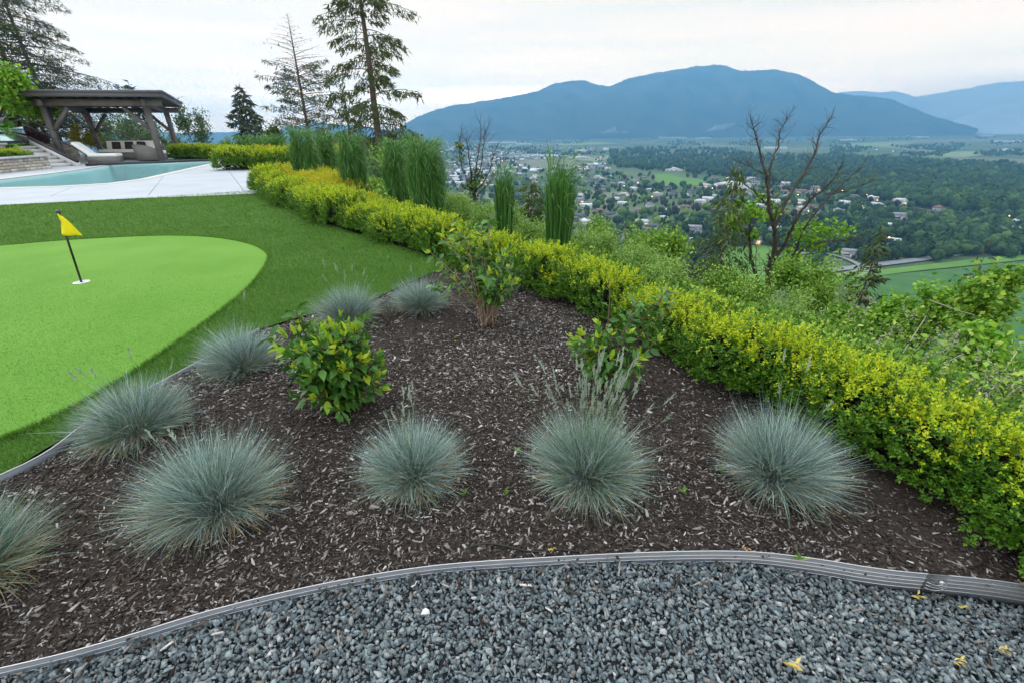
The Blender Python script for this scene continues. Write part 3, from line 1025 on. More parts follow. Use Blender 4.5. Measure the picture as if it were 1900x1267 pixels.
for layer, (cell, zo, s0) in enumerate(((.0131, -.006, .0100), (.0148, .0015, .0104))):
    xs = np.arange(-2.7, 2.75, cell); ys = np.arange(.12, 1.2, cell)
    X_, Y_ = np.meshgrid(xs, ys)
    x = (X_ + RNG.uniform(-.5, .5, X_.shape) * cell).ravel(); y = (Y_ + RNG.uniform(-.5, .5, X_.shape) * cell).ravel()
    k = (y < np.interp(x, ex, ey) - .012)
    if layer: k &= RNG.random(len(x)) < .85
    x, y = x[k], y[k]
    n = len(x)
    s = s0 * np.exp(RNG.normal(0, .30, n)).clip(.45, 1.8)
    z = gravel_z(x) + zo - .010 + RNG.uniform(-.004, .005, n)
    q = RNG.normal(size=(n, 4)); q /= np.linalg.norm(q, axis=1, keepdims=True)
    q[:, 1:3] *= .45 if layer else .8
    q /= np.linalg.norm(q, axis=1, keepdims=True)
    w_, a_, b_, c_ = q.T
    Xa = np.c_[1 - 2 * (b_ * b_ + c_ * c_), 2 * (a_ * b_ + c_ * w_), 2 * (a_ * c_ - b_ * w_)]
    Ya = np.c_[2 * (a_ * b_ - c_ * w_), 1 - 2 * (a_ * a_ + c_ * c_), 2 * (b_ * c_ + a_ * w_)]
    Za = np.c_[2 * (a_ * c_ + b_ * w_), 2 * (b_ * c_ - a_ * w_), 1 - 2 * (a_ * a_ + b_ * b_)]
    t_ = RNG.integers(0, 16, n)
    for ti in range(16):
        m_ = t_ == ti
        mb.inst(tpls[ti][0], tpls[ti][1], np.c_[x, y, z][m_], Xa[m_] * s[m_, None] * 1.25, Ya[m_] * s[m_, None], Za[m_] * s[m_, None])
mb.build('gravel', m_stone, kind='stuff', label='blue-grey crushed stone gravel filling the strip before the metal edging', cat='gravel')

# ---- wood chips
m_chip = islandmat('wood_chips', [(0, (.022, .016, .013)), (.40, (.050, .038, .032)), (.66, (.105, .085, .074)), (.85, (.20, .178, .165)), (.955, (.36, .335, .32)), (1, (.60, .57, .56))], .85, spec=.2, noise=(180, .3))
chipT = []
for k in range(4):
    r = np.random.default_rng(50 + k)
    v = np.array([(-.5, -.5, -.5), (.5, -.5, -.5), (.5, .5, -.5), (-.5, .5, -.5), (-.5, -.5, .5), (.5, -.5, .5), (.5, .5, .5), (-.5, .5, .5)])
    v = v + r.uniform(-.2, .2, v.shape) * (.5, 1, .6)
    v[[1, 2, 5, 6], 1] *= r.uniform(.4, .9)
    chipT.append(v)
def chips(mb, x, y, z, L, W, T, tilt=.22):
    n = len(x)
    th = RNG.uniform(0, 6.28, n)
    D = nrm(np.c_[np.cos(th), np.sin(th), RNG.normal(0, tilt, n)])
    S, Nn = frames(D, RNG, up=(0, 0, 2.2))
    t_ = RNG.integers(0, 4, n)
    for k in range(4):
        m_ = t_ == k
        mb.inst(chipT[k], BOXF, np.c_[x, y, z][m_], D[m_] * L[m_, None], S[m_] * W[m_, None], Nn[m_] * T[m_, None])
mb = MB()
for dens, ymax, sc_ in ((13000, 2.3, .82), (9000, 4.4, .95), (1800, 13, 1.4)):
    A_ = 7.6 * (ymax - .3)
    n = int(A_ * dens) if ymax < 13 else 30000
    x = RNG.uniform(-4.4, 3.2, n); y = RNG.uniform({2.3: .3, 4.4: 2.3, 13: 4.4}[ymax], ymax, n)
    k = inpoly(x, y, MULCHIN) | ((dpoly(x, y, HFRONT, False) < .25) & (x > np.interp(y, [0, 14], [-9, -9])) & inpoly(x, y, MULCH))
    k &= ~inpoly(x, y, TURF)
    x, y = x[k], y[k]
    patch = vnoise(x, y, 2.4, 44)
    k = RNG.random(len(x)) < np.clip(.66 + .60 * patch, .14, 1)
    x, y = x[k], y[k]
    n = len(x)
    L = np.exp(RNG.normal(math.log(.0120), .55, n)).clip(.005, .042) * sc_
    chips(mb, x, y, mulchz(x, y) + RNG.uniform(.0, .006, n), L, L * RNG.uniform(.16, .42, n) + .001, L * .10 + .001)
# chips that have spilled on to the gravel along the edging
n = 260
x = RNG.uniform(-1.6, 2.0, n); y = np.interp(x, ex, ey) - .02 - np.abs(RNG.normal(0, .11, n))
L = np.exp(RNG.normal(math.log(.02), .4, n)).clip(.01, .05)
chips(mb, x, y, gravel_z(x) + .008, L, L * .2 + .001, L * .08 + .001, .12)
mb.build('mulch_chips', m_chip, kind='stuff', label='dark bark mulch mixed with pale weathered wood chips', cat='mulch')

# ---- metal edgings
m_alu = pmat('brushed_aluminium', (.13, .15, .18), .5, metal=.1, noise=(14, (.19, .21, .24), .3, 6))
m_alu2 = pmat('bright_lip', (.72, .72, .75), .35, metal=.6)
def strip(mb, P, ztop, zbot, th=.004, mi=0, out=-1):
    P = np.asarray(P, float)
    T = nrm(np.gradient(P, axis=0))
    Nn = np.stack([-T[:, 1], T[:, 0]], 1) * out
    n = len(P)
    zt, zb = np.broadcast_to(ztop, (n,)), np.broadcast_to(zbot, (n,))
    A, B = P, P + Nn * th
    V = np.vstack([np.c_[A, zb], np.c_[B, zb], np.c_[B, zt], np.c_[A, zt]])
    F = []
    for i in range(n - 1):
        for q in range(4):
            q2 = (q + 1) % 4
            F.append((q * n + i, q * n + i + 1, q2 * n + i + 1, q2 * n + i))
    mb.add(V, F, mi)
    mb.add(V[[0, n, 2 * n, 3 * n]], [(0, 1, 2, 3)], mi)
    mb.add(V[[n - 1, 2 * n - 1, 3 * n - 1, 4 * n - 1]], [(3, 2, 1, 0)], mi)
t = empty('garden_edging', (0, 0, 0), label='ribbed aluminium edging strip bending between the gravel and the bark mulch', cat='garden edging')
JX = 1.47      # where the two lengths of strip meet
top = .006
for nm, sel in (('edging_strip', EDGE[:, 0] < JX + .03), ('edging_strip', EDGE[:, 0] > JX - .08)):
    P = EDGE[sel]
    mb = MB()
    strip(mb, P, top, -.13, .003)
    o = mb.build(nm, m_alu, t)
    rb = MB()
    for k, dz in enumerate((0, -.020, -.037, -.054, -.072)):
        off = P.copy()
        T = nrm(np.gradient(P, axis=0))
        Nn = np.stack([-T[:, 1], T[:, 0]], 1)
        off = P - Nn * .0028
        strip(rb, off, top + dz + .0012 + (.001 if k == 0 else 0), top + dz - .0010, .0018)
    rb.build('rib', m_alu2, o)
# the torn, buckled overlap
jy = float(np.interp(JX, ex, ey))
mb = MB()
for k in range(3):
    pts = [(JX - .05 + .075 * s_, jy - .006 - .006 * math.sin(s_ * 3.1), top - .030 - .013 * k - .010 * math.sin(s_ * 3.0)) for s_ in np.linspace(0, 1, 7)]
    mb.tube(pts, .0013, 5)
mb.add([(JX - .006, jy - .004, -.018), (JX + .014, jy - .012, -.022), (JX + .006, jy - .011, -.036), (JX - .006, jy - .004, -.038), (JX - .006, jy - .006, -.018), (JX + .014, jy - .014, -.022), (JX + .006, jy - .013, -.036), (JX - .006, jy - .006, -.038)], BOXF)
mb.build('bent_tab', m_alu2, t)

P = np.array(TURFEDGE[1:6])
P = catmull(P, 8)
t = empty('garden_edging', (0, 0, 0), label='thin straight metal edging between the artificial lawn and the bark mulch', cat='garden edging')
mb = MB(); strip(mb, P, .012, -.06, .008, out=-1); mb.build('edging_strip', m_alu, t)
mb = MB(); strip(mb, P + (0, 0), .0145, .0122, .009, out=-1); mb.build('lip', pmat('dull_lip', (.38, .37, .37), .6), t)

# ---- artificial lawn
def sheet2(name, poly, z, mat):
    mb = MB()
    mb.addm([(p[0], p[1], z) for p in poly], [tuple(range(len(poly)))])
    o = mb.build(name, mat, kind='structure')
    bm = bmesh.new(); bm.from_mesh(o.data); bmesh.ops.triangulate(bm, faces=bm.faces); bm.to_mesh(o.data); bm.free()
    if o.data.polygons[0].normal.z < 0: o.data.flip_normals()
    return o
m_turf = pmat('turf_base', (.080, .185, .024), .9, spec=.15, noise=(2.2, (.092, .205, .028), .2, 9), bump=(230, 1.0, .03))
m_green = pmat('putting_green', (.130, .300, .036), .85, spec=.15, noise=(1.1, (.170, .345, .050), .18, 10), bump=(330, .9, .008))
sheet2('turf_ground', TURF, .004, m_turf)
sheet2('putting_green', GREEN, .010, m_green)
m_blade = islandmat('turf_blades', [(0, (.045, .130, .014)), (.5, (.110, .255, .030)), (.85, (.17, .34, .048)), (1, (.24, .38, .09))], .55, .15, spec=.3, patch=(1.6, .6))
m_gblade = islandmat('green_fibres', [(0, (.10, .27, .03)), (.6, (.16, .39, .05)), (1, (.25, .50, .09))], .6, .15, spec=.25)
TRI = (np.array([(0, -.5, 0), (0, .5, 0), (1, 0, 0)]), np.array([(0, 1, 2)]))
mb = MB()
HOLE = G(152, 526)[:2]
for (y0, y1, dens, hl, wd) in ((.3, 3.2, 11000, .030, .0032), (3.2, 5.0, 4500, .032, .005), (5.0, 7.5, 1900, .034, .008), (7.5, 12.6, 800, .036, .013)):
    x0 = -1.25 * y1 - 1.2
    n = int((4.5 + 0 - x0) * (y1 - y0) * dens * .8)
    n = min(n, 260000)
    x = RNG.uniform(x0, 1.0, n); y = RNG.uniform(y0, y1, n)
    k = inpoly(x, y, TURF) & ~inpoly(x, y, GREEN) & (np.hypot(x, y) < 16)
    if y0 < 3: k &= (x > -1.28 * y - .5)
    x, y = x[k], y[k]
    n = len(x)
    D = nrm(np.c_[RNG.normal(-.25, .45, n), RNG.normal(-.1, .45, n), np.ones(n)])
    leaves(mb, np.c_[x, y, np.full(n, .003)], D, hl * RNG.uniform(.7, 1.2, n), wd, RNG, TRI)
    print('turf blades', n)
# taller fringe of pile around the cut of the green and at the lawn's edge
gp = np.array(GREEN)
gp2 = catmull(gp, 10)
sel = (gp2[:, 0] > -8.5)
gp2 = gp2[sel]
n = 16000
k = RNG.integers(0, len(gp2) - 1, n); f = RNG.random(n)
q = gp2[k] * (1 - f)[:, None] + gp2[np.minimum(k + 1, len(gp2) - 1)] * f[:, None] + RNG.normal(0, .012, (n, 2))
okk = ~inpoly(q[:, 0], q[:, 1], GREEN)
q = q[okk]
D = nrm(np.c_[RNG.normal(0, .4, len(q)), RNG.normal(0, .4, len(q)), np.ones(len(q))])
leaves(mb, np.c_[q, np.full(len(q), .003)], D, .04 * RNG.uniform(.7, 1.2, len(q)), .004, RNG, TRI)
mb.build('lawn_grass', m_blade, kind='stuff', label='dark green artificial lawn pile around the putting green', cat='lawn')
mb = MB()
for y0, y1, dens, hl, wd in ((.6, 5.2, 6500, .009, .0034),):
    n = min(int(8 * (y1 - y0) * dens), 260000)
    x = RNG.uniform(-1.3 * y1, -2.2, n); y = RNG.uniform(y0, y1, n)
    k = inpoly(x, y, GREEN) & (x > -1.3 * y - .4) & (RNG.random(n) < np.clip((5.2 - y) / 2.4, 0, 1)) & (np.hypot(x - HOLE[0], y - HOLE[1]) > .11)
    x, y = x[k], y[k]; n = len(x)
    D = nrm(np.c_[RNG.normal(-.3, .5, n), RNG.normal(0, .5, n), np.ones(n)])
    leaves(mb, np.c_[x, y, np.full(n, .009)], D, hl * RNG.uniform(.7, 1.3, n), wd, RNG, TRI)
mb.build('putting_green_pile', m_gblade, kind='stuff', label='short bright green pile of the putting green', cat='putting green')

# a few dropped specks on the turf
n = 900
x = RNG.uniform(-9, 0, n); y = RNG.uniform(1.2, 9, n)
k = inpoly(x, y, TURF) & (np.hypot(x - HOLE[0], y - HOLE[1]) > .15)
x, y = x[k], y[k]; n = len(x)
mb = MB()
leaves(mb, np.c_[x, y, np.full(n, .022)], nrm(np.c_[RNG.normal(0, 1, (n, 2)), RNG.normal(0, .1, n)]), .010 * RNG.uniform(.5, 1.6, n), .005, RNG, LEAF4, up=(0, 0, 3))
mb.build('lawn_debris', islandmat('specks', [(0, (.06, .04, .02)), (.5, (.22, .17, .08)), (1, (.6, .58, .5))], .8), kind='stuff', label='tiny dry specks scattered over the artificial turf', cat='debris')

# ---- flag in its hole
t = empty('golf_hole', (HOLE[0], HOLE[1], .012), label='white rimmed cup sunk in the bright putting green', cat='golf hole')
mb = MB()
th = np.linspace(0, 2 * math.pi, 33)[:-1]
R0, R1 = .048, .070
V = [(R0 * math.cos(a), R0 * math.sin(a), .004) for a in th] + [(R1 * math.cos(a), R1 * math.sin(a), .002) for a in th] + [(R0 * math.cos(a), R0 * math.sin(a), -.006) for a in th]
mb.add(V, [(i, 32 + i, 32 + (i + 1) % 32, (i + 1) % 32) for i in range(32)] + [(i, (i + 1) % 32, 64 + (i + 1) % 32, 64 + i) for i in range(32)])
mb.build('rim', pmat('white_plastic', (.80, .82, .85), .5), t)
mb = MB(); mb.addm([(R0 * math.cos(a), R0 * math.sin(a), -.0005) for a in th], [tuple(range(32))]); mb.build('cup', pmat('cup_grey', (.42, .45, .5), .6), t)
ftop = AY(108, 394, HOLE[1] - .02)
fl = empty('golf_flag', (HOLE[0], HOLE[1], .012), label='yellow flag on a thin black pole standing in the putting hole', cat='golf flag')
b3 = np.zeros(3); t3 = np.array(ftop) - (HOLE[0], HOLE[1], .012)
mb = MB(); mb.tube([b3 + (0, 0, -.002), b3 + t3 * .5, t3], .0095, 10); mb.build('pole', pmat('black_pole', (.012, .012, .013), .35), fl, smooth=True)
mb = MB(); dn = t3 / np.linalg.norm(t3)
mb.tube([t3 - dn * .012, t3 - dn * .004, t3 + dn * .012, t3 + dn * .02], [.014, .022, .021, .008], 12); mb.build('knob', pmat('dark_knob', (.03, .035, .05), .4), fl, smooth=True)
# the cloth: hangs from the pole, limp, pulled to the far side
mb = MB()
nu, nv = 14, 12
V = []
for i in range(nu):
    u = i / (nu - 1)
    for j in range(nv):
        v = j / (nv - 1)
        # a limp cloth: narrow at the pole top, its lower corner wrapped past the pole
        TL, TR, BL, BR = (0, 0), (.045, -.03), (-.062, -.195), (.188, -.205)
        x = t3[0] + (1 - v) * ((1 - u) * TL[0] + u * TR[0]) + v * ((1 - u) * BL[0] + u * BR[0]) + .02 * v * (1 - u)
        z = t3[2] - .01 + (1 - v) * ((1 - u) * TL[1] + u * TR[1]) + v * ((1 - u) * BL[1] + u * BR[1]) - .015 * math.sin(u * 3.1) * v
        y = t3[1] - .014 + .016 * math.sin(u * 8 + v * 3.2) * (.3 + v) - .01 * u
        V.append((x, y, z))
V = np.array(V)
mb.add(V, [(i * nv + j, (i + 1) * nv + j, (i + 1) * nv + j + 1, i * nv + j + 1) for i in range(nu - 1) for j in range(nv - 1)])
fo = mb.build('flag', islandmat('yellow_cloth', [(0, (.86, .76, .02)), (1, (.88, .78, .025))], .75, .25, spec=.2), fl, smooth=True)
sm = fo.modifiers.new('s', 'SOLIDIFY'); sm.thickness = .0015
# ================================================================== BED PLANTS
m_fes = islandmat('fescue_blue', [(0, (.07, .105, .10)), (.35, (.185, .27, .26)), (.7, (.35, .49, .465)), (.92, (.50, .645, .605)), (1, (.66, .72, .64))], .6, .12, spec=.25)
m_feg = islandmat('fescue_green', [(0, (.10, .19, .10)), (1, (.22, .33, .17))], .6, .15, spec=.2)
m_fet = islandmat('fescue_straw', [(0, (.24, .17, .09)), (.6, (.42, .32, .18)), (1, (.52, .45, .33))], .7, .1, spec=.2)
m_seed = islandmat('fescue_seed', [(0, (.17, .25, .19)), (1, (.34, .41, .33))], .7, .1, spec=.2)

def dome_dirs(n, rng, lo=-.05, pw=1.0):
    z = lo + (1 - lo) * rng.random(n) ** pw
    z = np.clip(z, -.2, .995)
    th = rng.uniform(0, 2 * math.pi, n)
    r = np.sqrt(1 - z * z)
    return np.c_[r * np.cos(th), r * np.sin(th), z]

def fescue(px, R, H, seeds, label, seed, nb=5200, green=.12, straw=.12, lean=(0, 0)):
    rng = np.random.default_rng(seed)
    bx, by, _ = G(*px)
    t = empty('blue_fescue', (bx, by, -.004), label=label, cat='ornamental grass', group='blue fescue clumps in the bark mulch')
    D = dome_dirs(nb, rng, .02, .85)
    D[:, 0] += lean[0]; D[:, 1] += lean[1]
    la_, ls_ = rng.uniform(0, 6.28), rng.uniform(.03, .13)
    D[:, 0] += math.cos(la_) * ls_; D[:, 1] += math.sin(la_) * ls_
    D = nrm(D)
    azm = np.arctan2(D[:, 1], D[:, 0])
    base = np.c_[D[:, :2] * R * rng.uniform(.0, .42, (nb, 1)) + rng.normal(0, .02, (nb, 2)), rng.uniform(0, .03, nb)]
    el = D[:, 2]
    ln = (R * .80 * (1 - el) + H * el) * rng.uniform(.5, 1.08, nb) * np.where(rng.random(nb) < .08, 1.22, 1) * 1.02
    ln = ln * (1 + (.13 * np.sin(azm * 2 + seed) + .08 * np.sin(azm * 3 + seed * 2.3) + .06 * np.sin(azm * 7 + seed)) * (1 - el))
    bend = .22 + .45 * (1 - el) * rng.random(nb) + rng.normal(0, .05, nb)
    Du = nrm(D + np.c_[np.zeros((nb, 2)), .45 * (1 - el)] + rng.normal(0, .16, (nb, 3)) + nrm(rng.normal(0, 1, (9, 3)))[rng.integers(0, 9, nb)] * .12)
    w = rng.uniform(.0014, .0032, nb)
    u = rng.random(nb)
    tan = u < straw * (3.6 - 3.9 * el)
    grn = (~tan) & (u > 1 - green)
    mb = MB()
    for mi, k in ((0, ~tan & ~grn), (1, grn), (2, tan)):
        if k.sum():
            ll = ln[k] * (.9 if mi == 2 else 1)
            blades(mb, base[k], Du[k], ll, w[k], bend[k] * (1.35 if mi == 2 else 1), rng, 5, mi, curl=.26)
    mb.build('blades', [m_fes, m_feg, m_fet], t)
    if seeds:
        sb, sh = MB(), MB()
        n = seeds
        D = nrm(np.c_[rng.normal(0, .22, (n, 2)) + np.array(lean), np.ones(n)])
        P = np.c_[rng.normal(0, .03, (n, 2)), np.zeros(n)]
        L = H * rng.uniform(1.25, 1.75, n) * (1.08 if seeds > 20 else 1)
        tip = blades(sb, P, D, L, .0022, .06, rng, 4, 0, curl=.08)
        T = nrm(tip - P)
        for q_ in range(n):
            sh = MB()
            for k in range(9):
                q = tip[q_:q_ + 1] - T[q_:q_ + 1] * (.005 + .0072 * k)
                leaves(sh, np.repeat(q, 2, 0), nrm(T[q_] + rng.normal(0, .25, (2, 3))), .019, .0065 * (1 - abs(k - 4) / 8), rng, NEEDLE)
            sh.build('seed_head', m_seed, t)
        sb.build('flower_stalks', m_feg, t)
    return t
fescue((405, 940), .275, .33, 2, 'large round blue fescue with straw tips, in front of the metal-edged lawn corner', 1, 6800, straw=.16)
fescue((768, 885), .22, .28, 9, 'blue fescue with a few stray seed heads, straight in front of the dense leafy shrub', 2, 5200)
fescue((1088, 885), .25, .32, 88, 'blue fescue topped by a tall sheaf of seed heads', 3, 6000, green=.2)
fescue((1436, 885), .245, .33, 4, 'large domed blue fescue closest to the yellow hedge', 4, 6600, straw=.1)
fescue((258, 797), .28, .29, 5, 'sprawling blue fescue lying over the straight metal edging', 5, 6200, lean=(-.06, .02), green=.2)
fescue((450, 682), .26, .30, 1, 'blue fescue between the lawn edging and the dense leafy shrub', 6, 5400)
fescue((650, 592), .30, .30, 9, 'blue fescue with thin seed stalks standing behind the dense leafy shrub', 7, 5200, green=.2, lean=(-.05, 0))
fescue((780, 572), .27, .29, 1, 'low blue fescue at the corner where lawn meets mulch', 8, 4800)
fescue((-50, 1065), .26, .30, 0, 'blue fescue cut off by the picture edge, in the mulch near the gravel', 9, 5600, green=.3, straw=.2)
fescue((955, 528), .23, .20, 0, 'small blue fescue half hidden behind the airy leafy shrub', 10, 3200)

# ---- broad-leaved shrubs with dark red stems
m_lf = islandmat('shrub_leaf', [(0, (.030, .105, .016)), (.5, (.058, .170, .022)), (1, (.10, .26, .035))], .42, .22, spec=.45)
m_lf2 = islandmat('shrub_new_leaf', [(0, (.20, .38, .025)), (.6, (.34, .50, .03)), (1, (.52, .60, .05))], .45, .32, spec=.35)
m_red = pmat('red_stem', (.085, .018, .022), .55)
m_tan_st = pmat('pale_stem', (.28, .20, .15), .8)
def shrub(px, stems, label, seed, leaf=.070, stemmat=None, new=.16, drop=0.0):
    """stems: list of (end offset x, y, height, first leaf fraction, bare tip fraction)"""
    rng = np.random.default_rng(seed)
    bx, by, _ = G(*px)
    t = empty('leafy_shrub', (bx, by, -.005), label=label, cat='shrub')
    st, lv = MB(), MB()
    for (ex_, ey_, h, f0, bare) in stems:
        p0 = np.array((rng.normal(0, .025), rng.normal(0, .025), 0))
        p3 = np.array((ex_, ey_, h))
        p1 = p0 + (p3 - p0) * .4 + np.array((rng.normal(0, .02), rng.normal(0, .02), h * .12))
        p2 = p0 + (p3 - p0) * .75 + np.array((rng.normal(0, .012), rng.normal(0, .012), h * .07))
        C_ = catmull([p0, p1, p2, p3], 5)
        L = np.linalg.norm(np.diff(C_, axis=0), axis=1).sum()
        st.tube(C_, np.linspace(.0042, .0019, len(C_)), 5, 0)
        m_ = int(max(2, (L * (1 - f0 - bare)) / .042))
        ph = rng.uniform(0, 6)
        for k in range(m_ + 1):
            if rng.random() < drop: continue
            f = f0 + (1 - f0 - bare) * k / m_
            idx = f * (len(C_) - 1)
            i0 = min(int(idx), len(C_) - 2)
            p = C_[i0] * (1 - idx + i0) + C_[i0 + 1] * (idx - i0)
            T = nrm(C_[i0 + 1] - C_[i0])
            a = ph + k * 1.57
            A = nrm(np.cross(T, (math.cos(a), math.sin(a), .1)))
            tip = k >= m_ - 1 and bare == 0
            isnew = (tip and rng.random() < .5) or rng.random() < new * f * .5
            for sg in (1, -1) if not tip else (1, -1, 1):
                d = nrm(A * sg * (.55 if tip else 1.0) + T * (.9 if tip else .35) + rng.normal(0, .18, 3))
                if tip and rng.random() < .3: d = nrm(T + rng.normal(0, .25, 3))
                lf = leaf * rng.uniform(.7, 1.15) * (.72 if tip else 1)
                leaves(lv, np.array([p + d * .006]), np.array([d]), lf, lf * (.46 if tip else .60), rng, (LEAF8[0], np.array([f_ for f_ in LEAF8[1]])), up=(0, 0, 2.4) if not tip else (0, 0, .3), mi=1 if isnew else 0)
    st.build('stems', stemmat or m_red, t, smooth=True)
    lv.build('foliage', [m_lf, m_lf2], t, smooth=True)
    return t
rg = np.random.default_rng(77)
S1 = []
for k in range(64):
    a, r = rg.uniform(0, 6.28), .23 * math.sqrt(rg.random())
    S1.append((r * math.cos(a) * 1.05 - .01, r * math.sin(a), .46 - 1.3 * r * r + rg.normal(0, .03) - (.12 if r > .16 else 0) * rg.random(), .12, 0))
for k in range(16):
    a = rg.uniform(0, 6.28)
    S1.append((.24 * math.cos(a), .24 * math.sin(a), rg.uniform(.10, .30), .2, 0))
S1 += [(-.31, .02, .42, .4, .02), (-.16, .05, .56, .5, .03), (-.05, .0, .50, .5, .1), (.19, .05, .50, .4, 0)]
shrub((632, 752), S1, 'dense round leafy shrub with red stems and lime new tips, nearest the putting green', 12)
S2 = []
for k in range(38):
    a, r = rg.uniform(0, 6.28), .24 * math.sqrt(rg.random())
    S2.append((r * math.cos(a), r * math.sin(a), .56 - .9 * r + rg.normal(0, .06), .38, 0))
S2 += [(-.42, 0, .60, .5, 0), (-.36, .05, .45, .45, 0), (-.30, -.05, .72, .5, 0), (-.18, .05, .74, .5, 0), (-.02, 0, .80, .45, .05), (.18, 0, .60, .4, 0), (.22, -.04, .36, .5, 0), (-.40, -.08, .36, .5, .02), (.04, .1, .84, .6, .1), (-.24, .1, .80, .6, .05)]
shrub((905, 602), S2, 'airy open leafy shrub with pale basal stems, growing tallest before the hedge', 13, .068, m_tan_st)
S3 = []
for k in range(40):
    a, r = rg.uniform(0, 6.28), .23 * math.sqrt(rg.random())
    S3.append((r * math.cos(a) - .03, r * math.sin(a), .30 - .8 * r * r + rg.normal(0, .04), .2, 0))
S3 += [(-.20, 0, .33, .5, 0), (-.06, .03, .70, .25, .44), (.20, .12, .44, .45, 0), (.24, .14, .50, .4, .1), (.30, .16, .52, .45, .15), (.34, .15, .62, .5, .2), (.16, .1, .55, .5, .15), (.28, .05, .32, .5, 0), (.12, .05, .46, .4, 0), (.38, .2, .44, .5, .05), (.32, .2, .36, .4, 0), (.40, .22, .52, .5, .2)]
shrub((1130, 722), S3, 'low spreading leafy shrub with bare twigs, behind the fescue with many seed heads', 14, .066, pmat('grey_red_stem', (.11, .06, .05), .7), drop=.05)

# ---- clipped golden hedge
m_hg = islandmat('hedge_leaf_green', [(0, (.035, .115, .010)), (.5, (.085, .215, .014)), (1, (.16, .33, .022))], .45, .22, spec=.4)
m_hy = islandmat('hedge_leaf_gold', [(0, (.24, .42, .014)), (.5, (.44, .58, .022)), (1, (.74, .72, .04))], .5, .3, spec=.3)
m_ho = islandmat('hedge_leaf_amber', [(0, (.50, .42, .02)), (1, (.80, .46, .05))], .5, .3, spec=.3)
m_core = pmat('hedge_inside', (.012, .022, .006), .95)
def hedge_unit(seed, ns=640, goldy=.5, amber=0.0, leaf=.0225):
    rng = np.random.default_rng(seed)
    mb = MB()
    nd_ = 1500                             # inner leaves, with the hedge's inside shade put into their dark colour
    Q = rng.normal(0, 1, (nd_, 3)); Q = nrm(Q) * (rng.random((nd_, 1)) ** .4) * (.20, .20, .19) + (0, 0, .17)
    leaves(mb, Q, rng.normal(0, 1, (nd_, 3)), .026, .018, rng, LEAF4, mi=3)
    D = dome_dirs(ns, rng, -.62, .9)
    a = np.abs(D) / np.array((.265, .265, .215))
    r = (a[:, 0] ** 2.8 + a[:, 1] ** 2.8 + a[:, 2] ** 2.8) ** (-1 / 2.8)
    bump = 1 + .15 * np.sin(D[:, 0] * 7 + seed) * np.cos(D[:, 1] * 8 + seed * 2) + rng.normal(0, .07, ns) + (rng.random(ns) < .05) * .15
    P = D * (r * bump)[:, None] + (0, 0, .175)
    up = D[:, 2]
    dr = nrm(D * .75 + np.array((0, 0, .65)) + rng.normal(0, .35, (ns, 3)))
    L = rng.uniform(.055, .10, ns) * np.where(up > .4, 1.25, 1)
    S, Nn = frames(dr, rng)
    npair = 7
    rs_ = rng.random(ns)
    lump = np.sin(D[:, 0] * 6 + seed * 3) * np.cos(D[:, 1] * 5 + seed)
    stemP = P - dr * (L * .55)[:, None]
    mb.inst(np.array([(0, -.5, 0), (0, .5, 0), (1, .2, 0), (1, -.2, 0)]), np.array([(0, 1, 2, 3)]), stemP, dr * L[:, None], S * .0016, Nn * .001, 3)
    for k in range(npair):
        f = (k + .6) / npair
        tw = k * 1.45
        A = S * math.cos(tw) + Nn * math.sin(tw)
        q = stemP + dr * (L * f)[:, None]
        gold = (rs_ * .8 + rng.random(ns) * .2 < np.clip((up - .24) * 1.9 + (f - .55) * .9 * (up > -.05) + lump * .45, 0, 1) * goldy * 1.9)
        isam = gold & (rng.random(ns) < amber) & (up > .2)
        for sg in (1, -1):
            d = nrm(A * sg * (1.0 - .45 * f) + dr * (.45 + .5 * f) + rng.normal(0, .15, (ns, 3)))
            ll = leaf * (1.1 - .35 * f) * rng.uniform(.75, 1.15, ns)
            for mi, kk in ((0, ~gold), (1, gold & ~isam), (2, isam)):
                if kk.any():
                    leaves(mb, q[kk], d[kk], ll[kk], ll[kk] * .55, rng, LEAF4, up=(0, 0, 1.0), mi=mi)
    return mb
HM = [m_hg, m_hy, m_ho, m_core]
hproto = {}
def hedge_clump(kind, v, parent):
    key = (kind, v)
    if key not in hproto:
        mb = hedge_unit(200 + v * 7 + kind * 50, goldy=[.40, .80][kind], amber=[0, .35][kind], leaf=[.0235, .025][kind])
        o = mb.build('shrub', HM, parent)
        hproto[key] = o
        return o
    o = hproto[key].copy()
    C.objects.link(o)
    o.parent = parent
    return o
hp_ = empty('golden_hedge', (0, 0, 0), label='long clipped yellow-green hedge curving between the mulch bed and the slope', cat='hedge')
path = catmull(HFRONT, 12)
seg = np.linalg.norm(np.diff(path, axis=0), axis=1)
s = np.r_[0, np.cumsum(seg)]
pos = .0
i = 0
rgh = np.random.default_rng(5)
while pos < s[-1]:
    x, y = np.interp(pos, s, path[:, 0]), np.interp(pos, s, path[:, 1])
    x2, y2 = np.interp(pos + .1, s, path[:, 0]), np.interp(pos + .1, s, path[:, 1])
    tx, ty = nrm(np.array((x2 - x, y2 - y)))
    nx, ny = ty, -tx                      # away from the bed
    k = np.interp(y, [0, 3, 5, 8, 13], [.80, .84, .92, 1.08, 1.45])
    for row in range(1 if y < 6.5 else (2 if y < 9 else 3)):
        o = hedge_clump(0 if y < 7.5 or row == 0 else 1, int(rgh.integers(0, 4)), hp_)
        off = (.235 + row * .36) * k
        o.location = (x + nx * off + rgh.normal(0, .03), y + ny * off + rgh.normal(0, .03), -.03)
        o.rotation_euler = (rgh.normal(0, .06), rgh.normal(0, .06), rgh.uniform(0, 6.28))
        q = k * rgh.uniform(.88, 1.16)
        o.scale = (q * 1.06, q * 1.06, q * rgh.uniform(.84, 1.16))
    pos += .29 * k
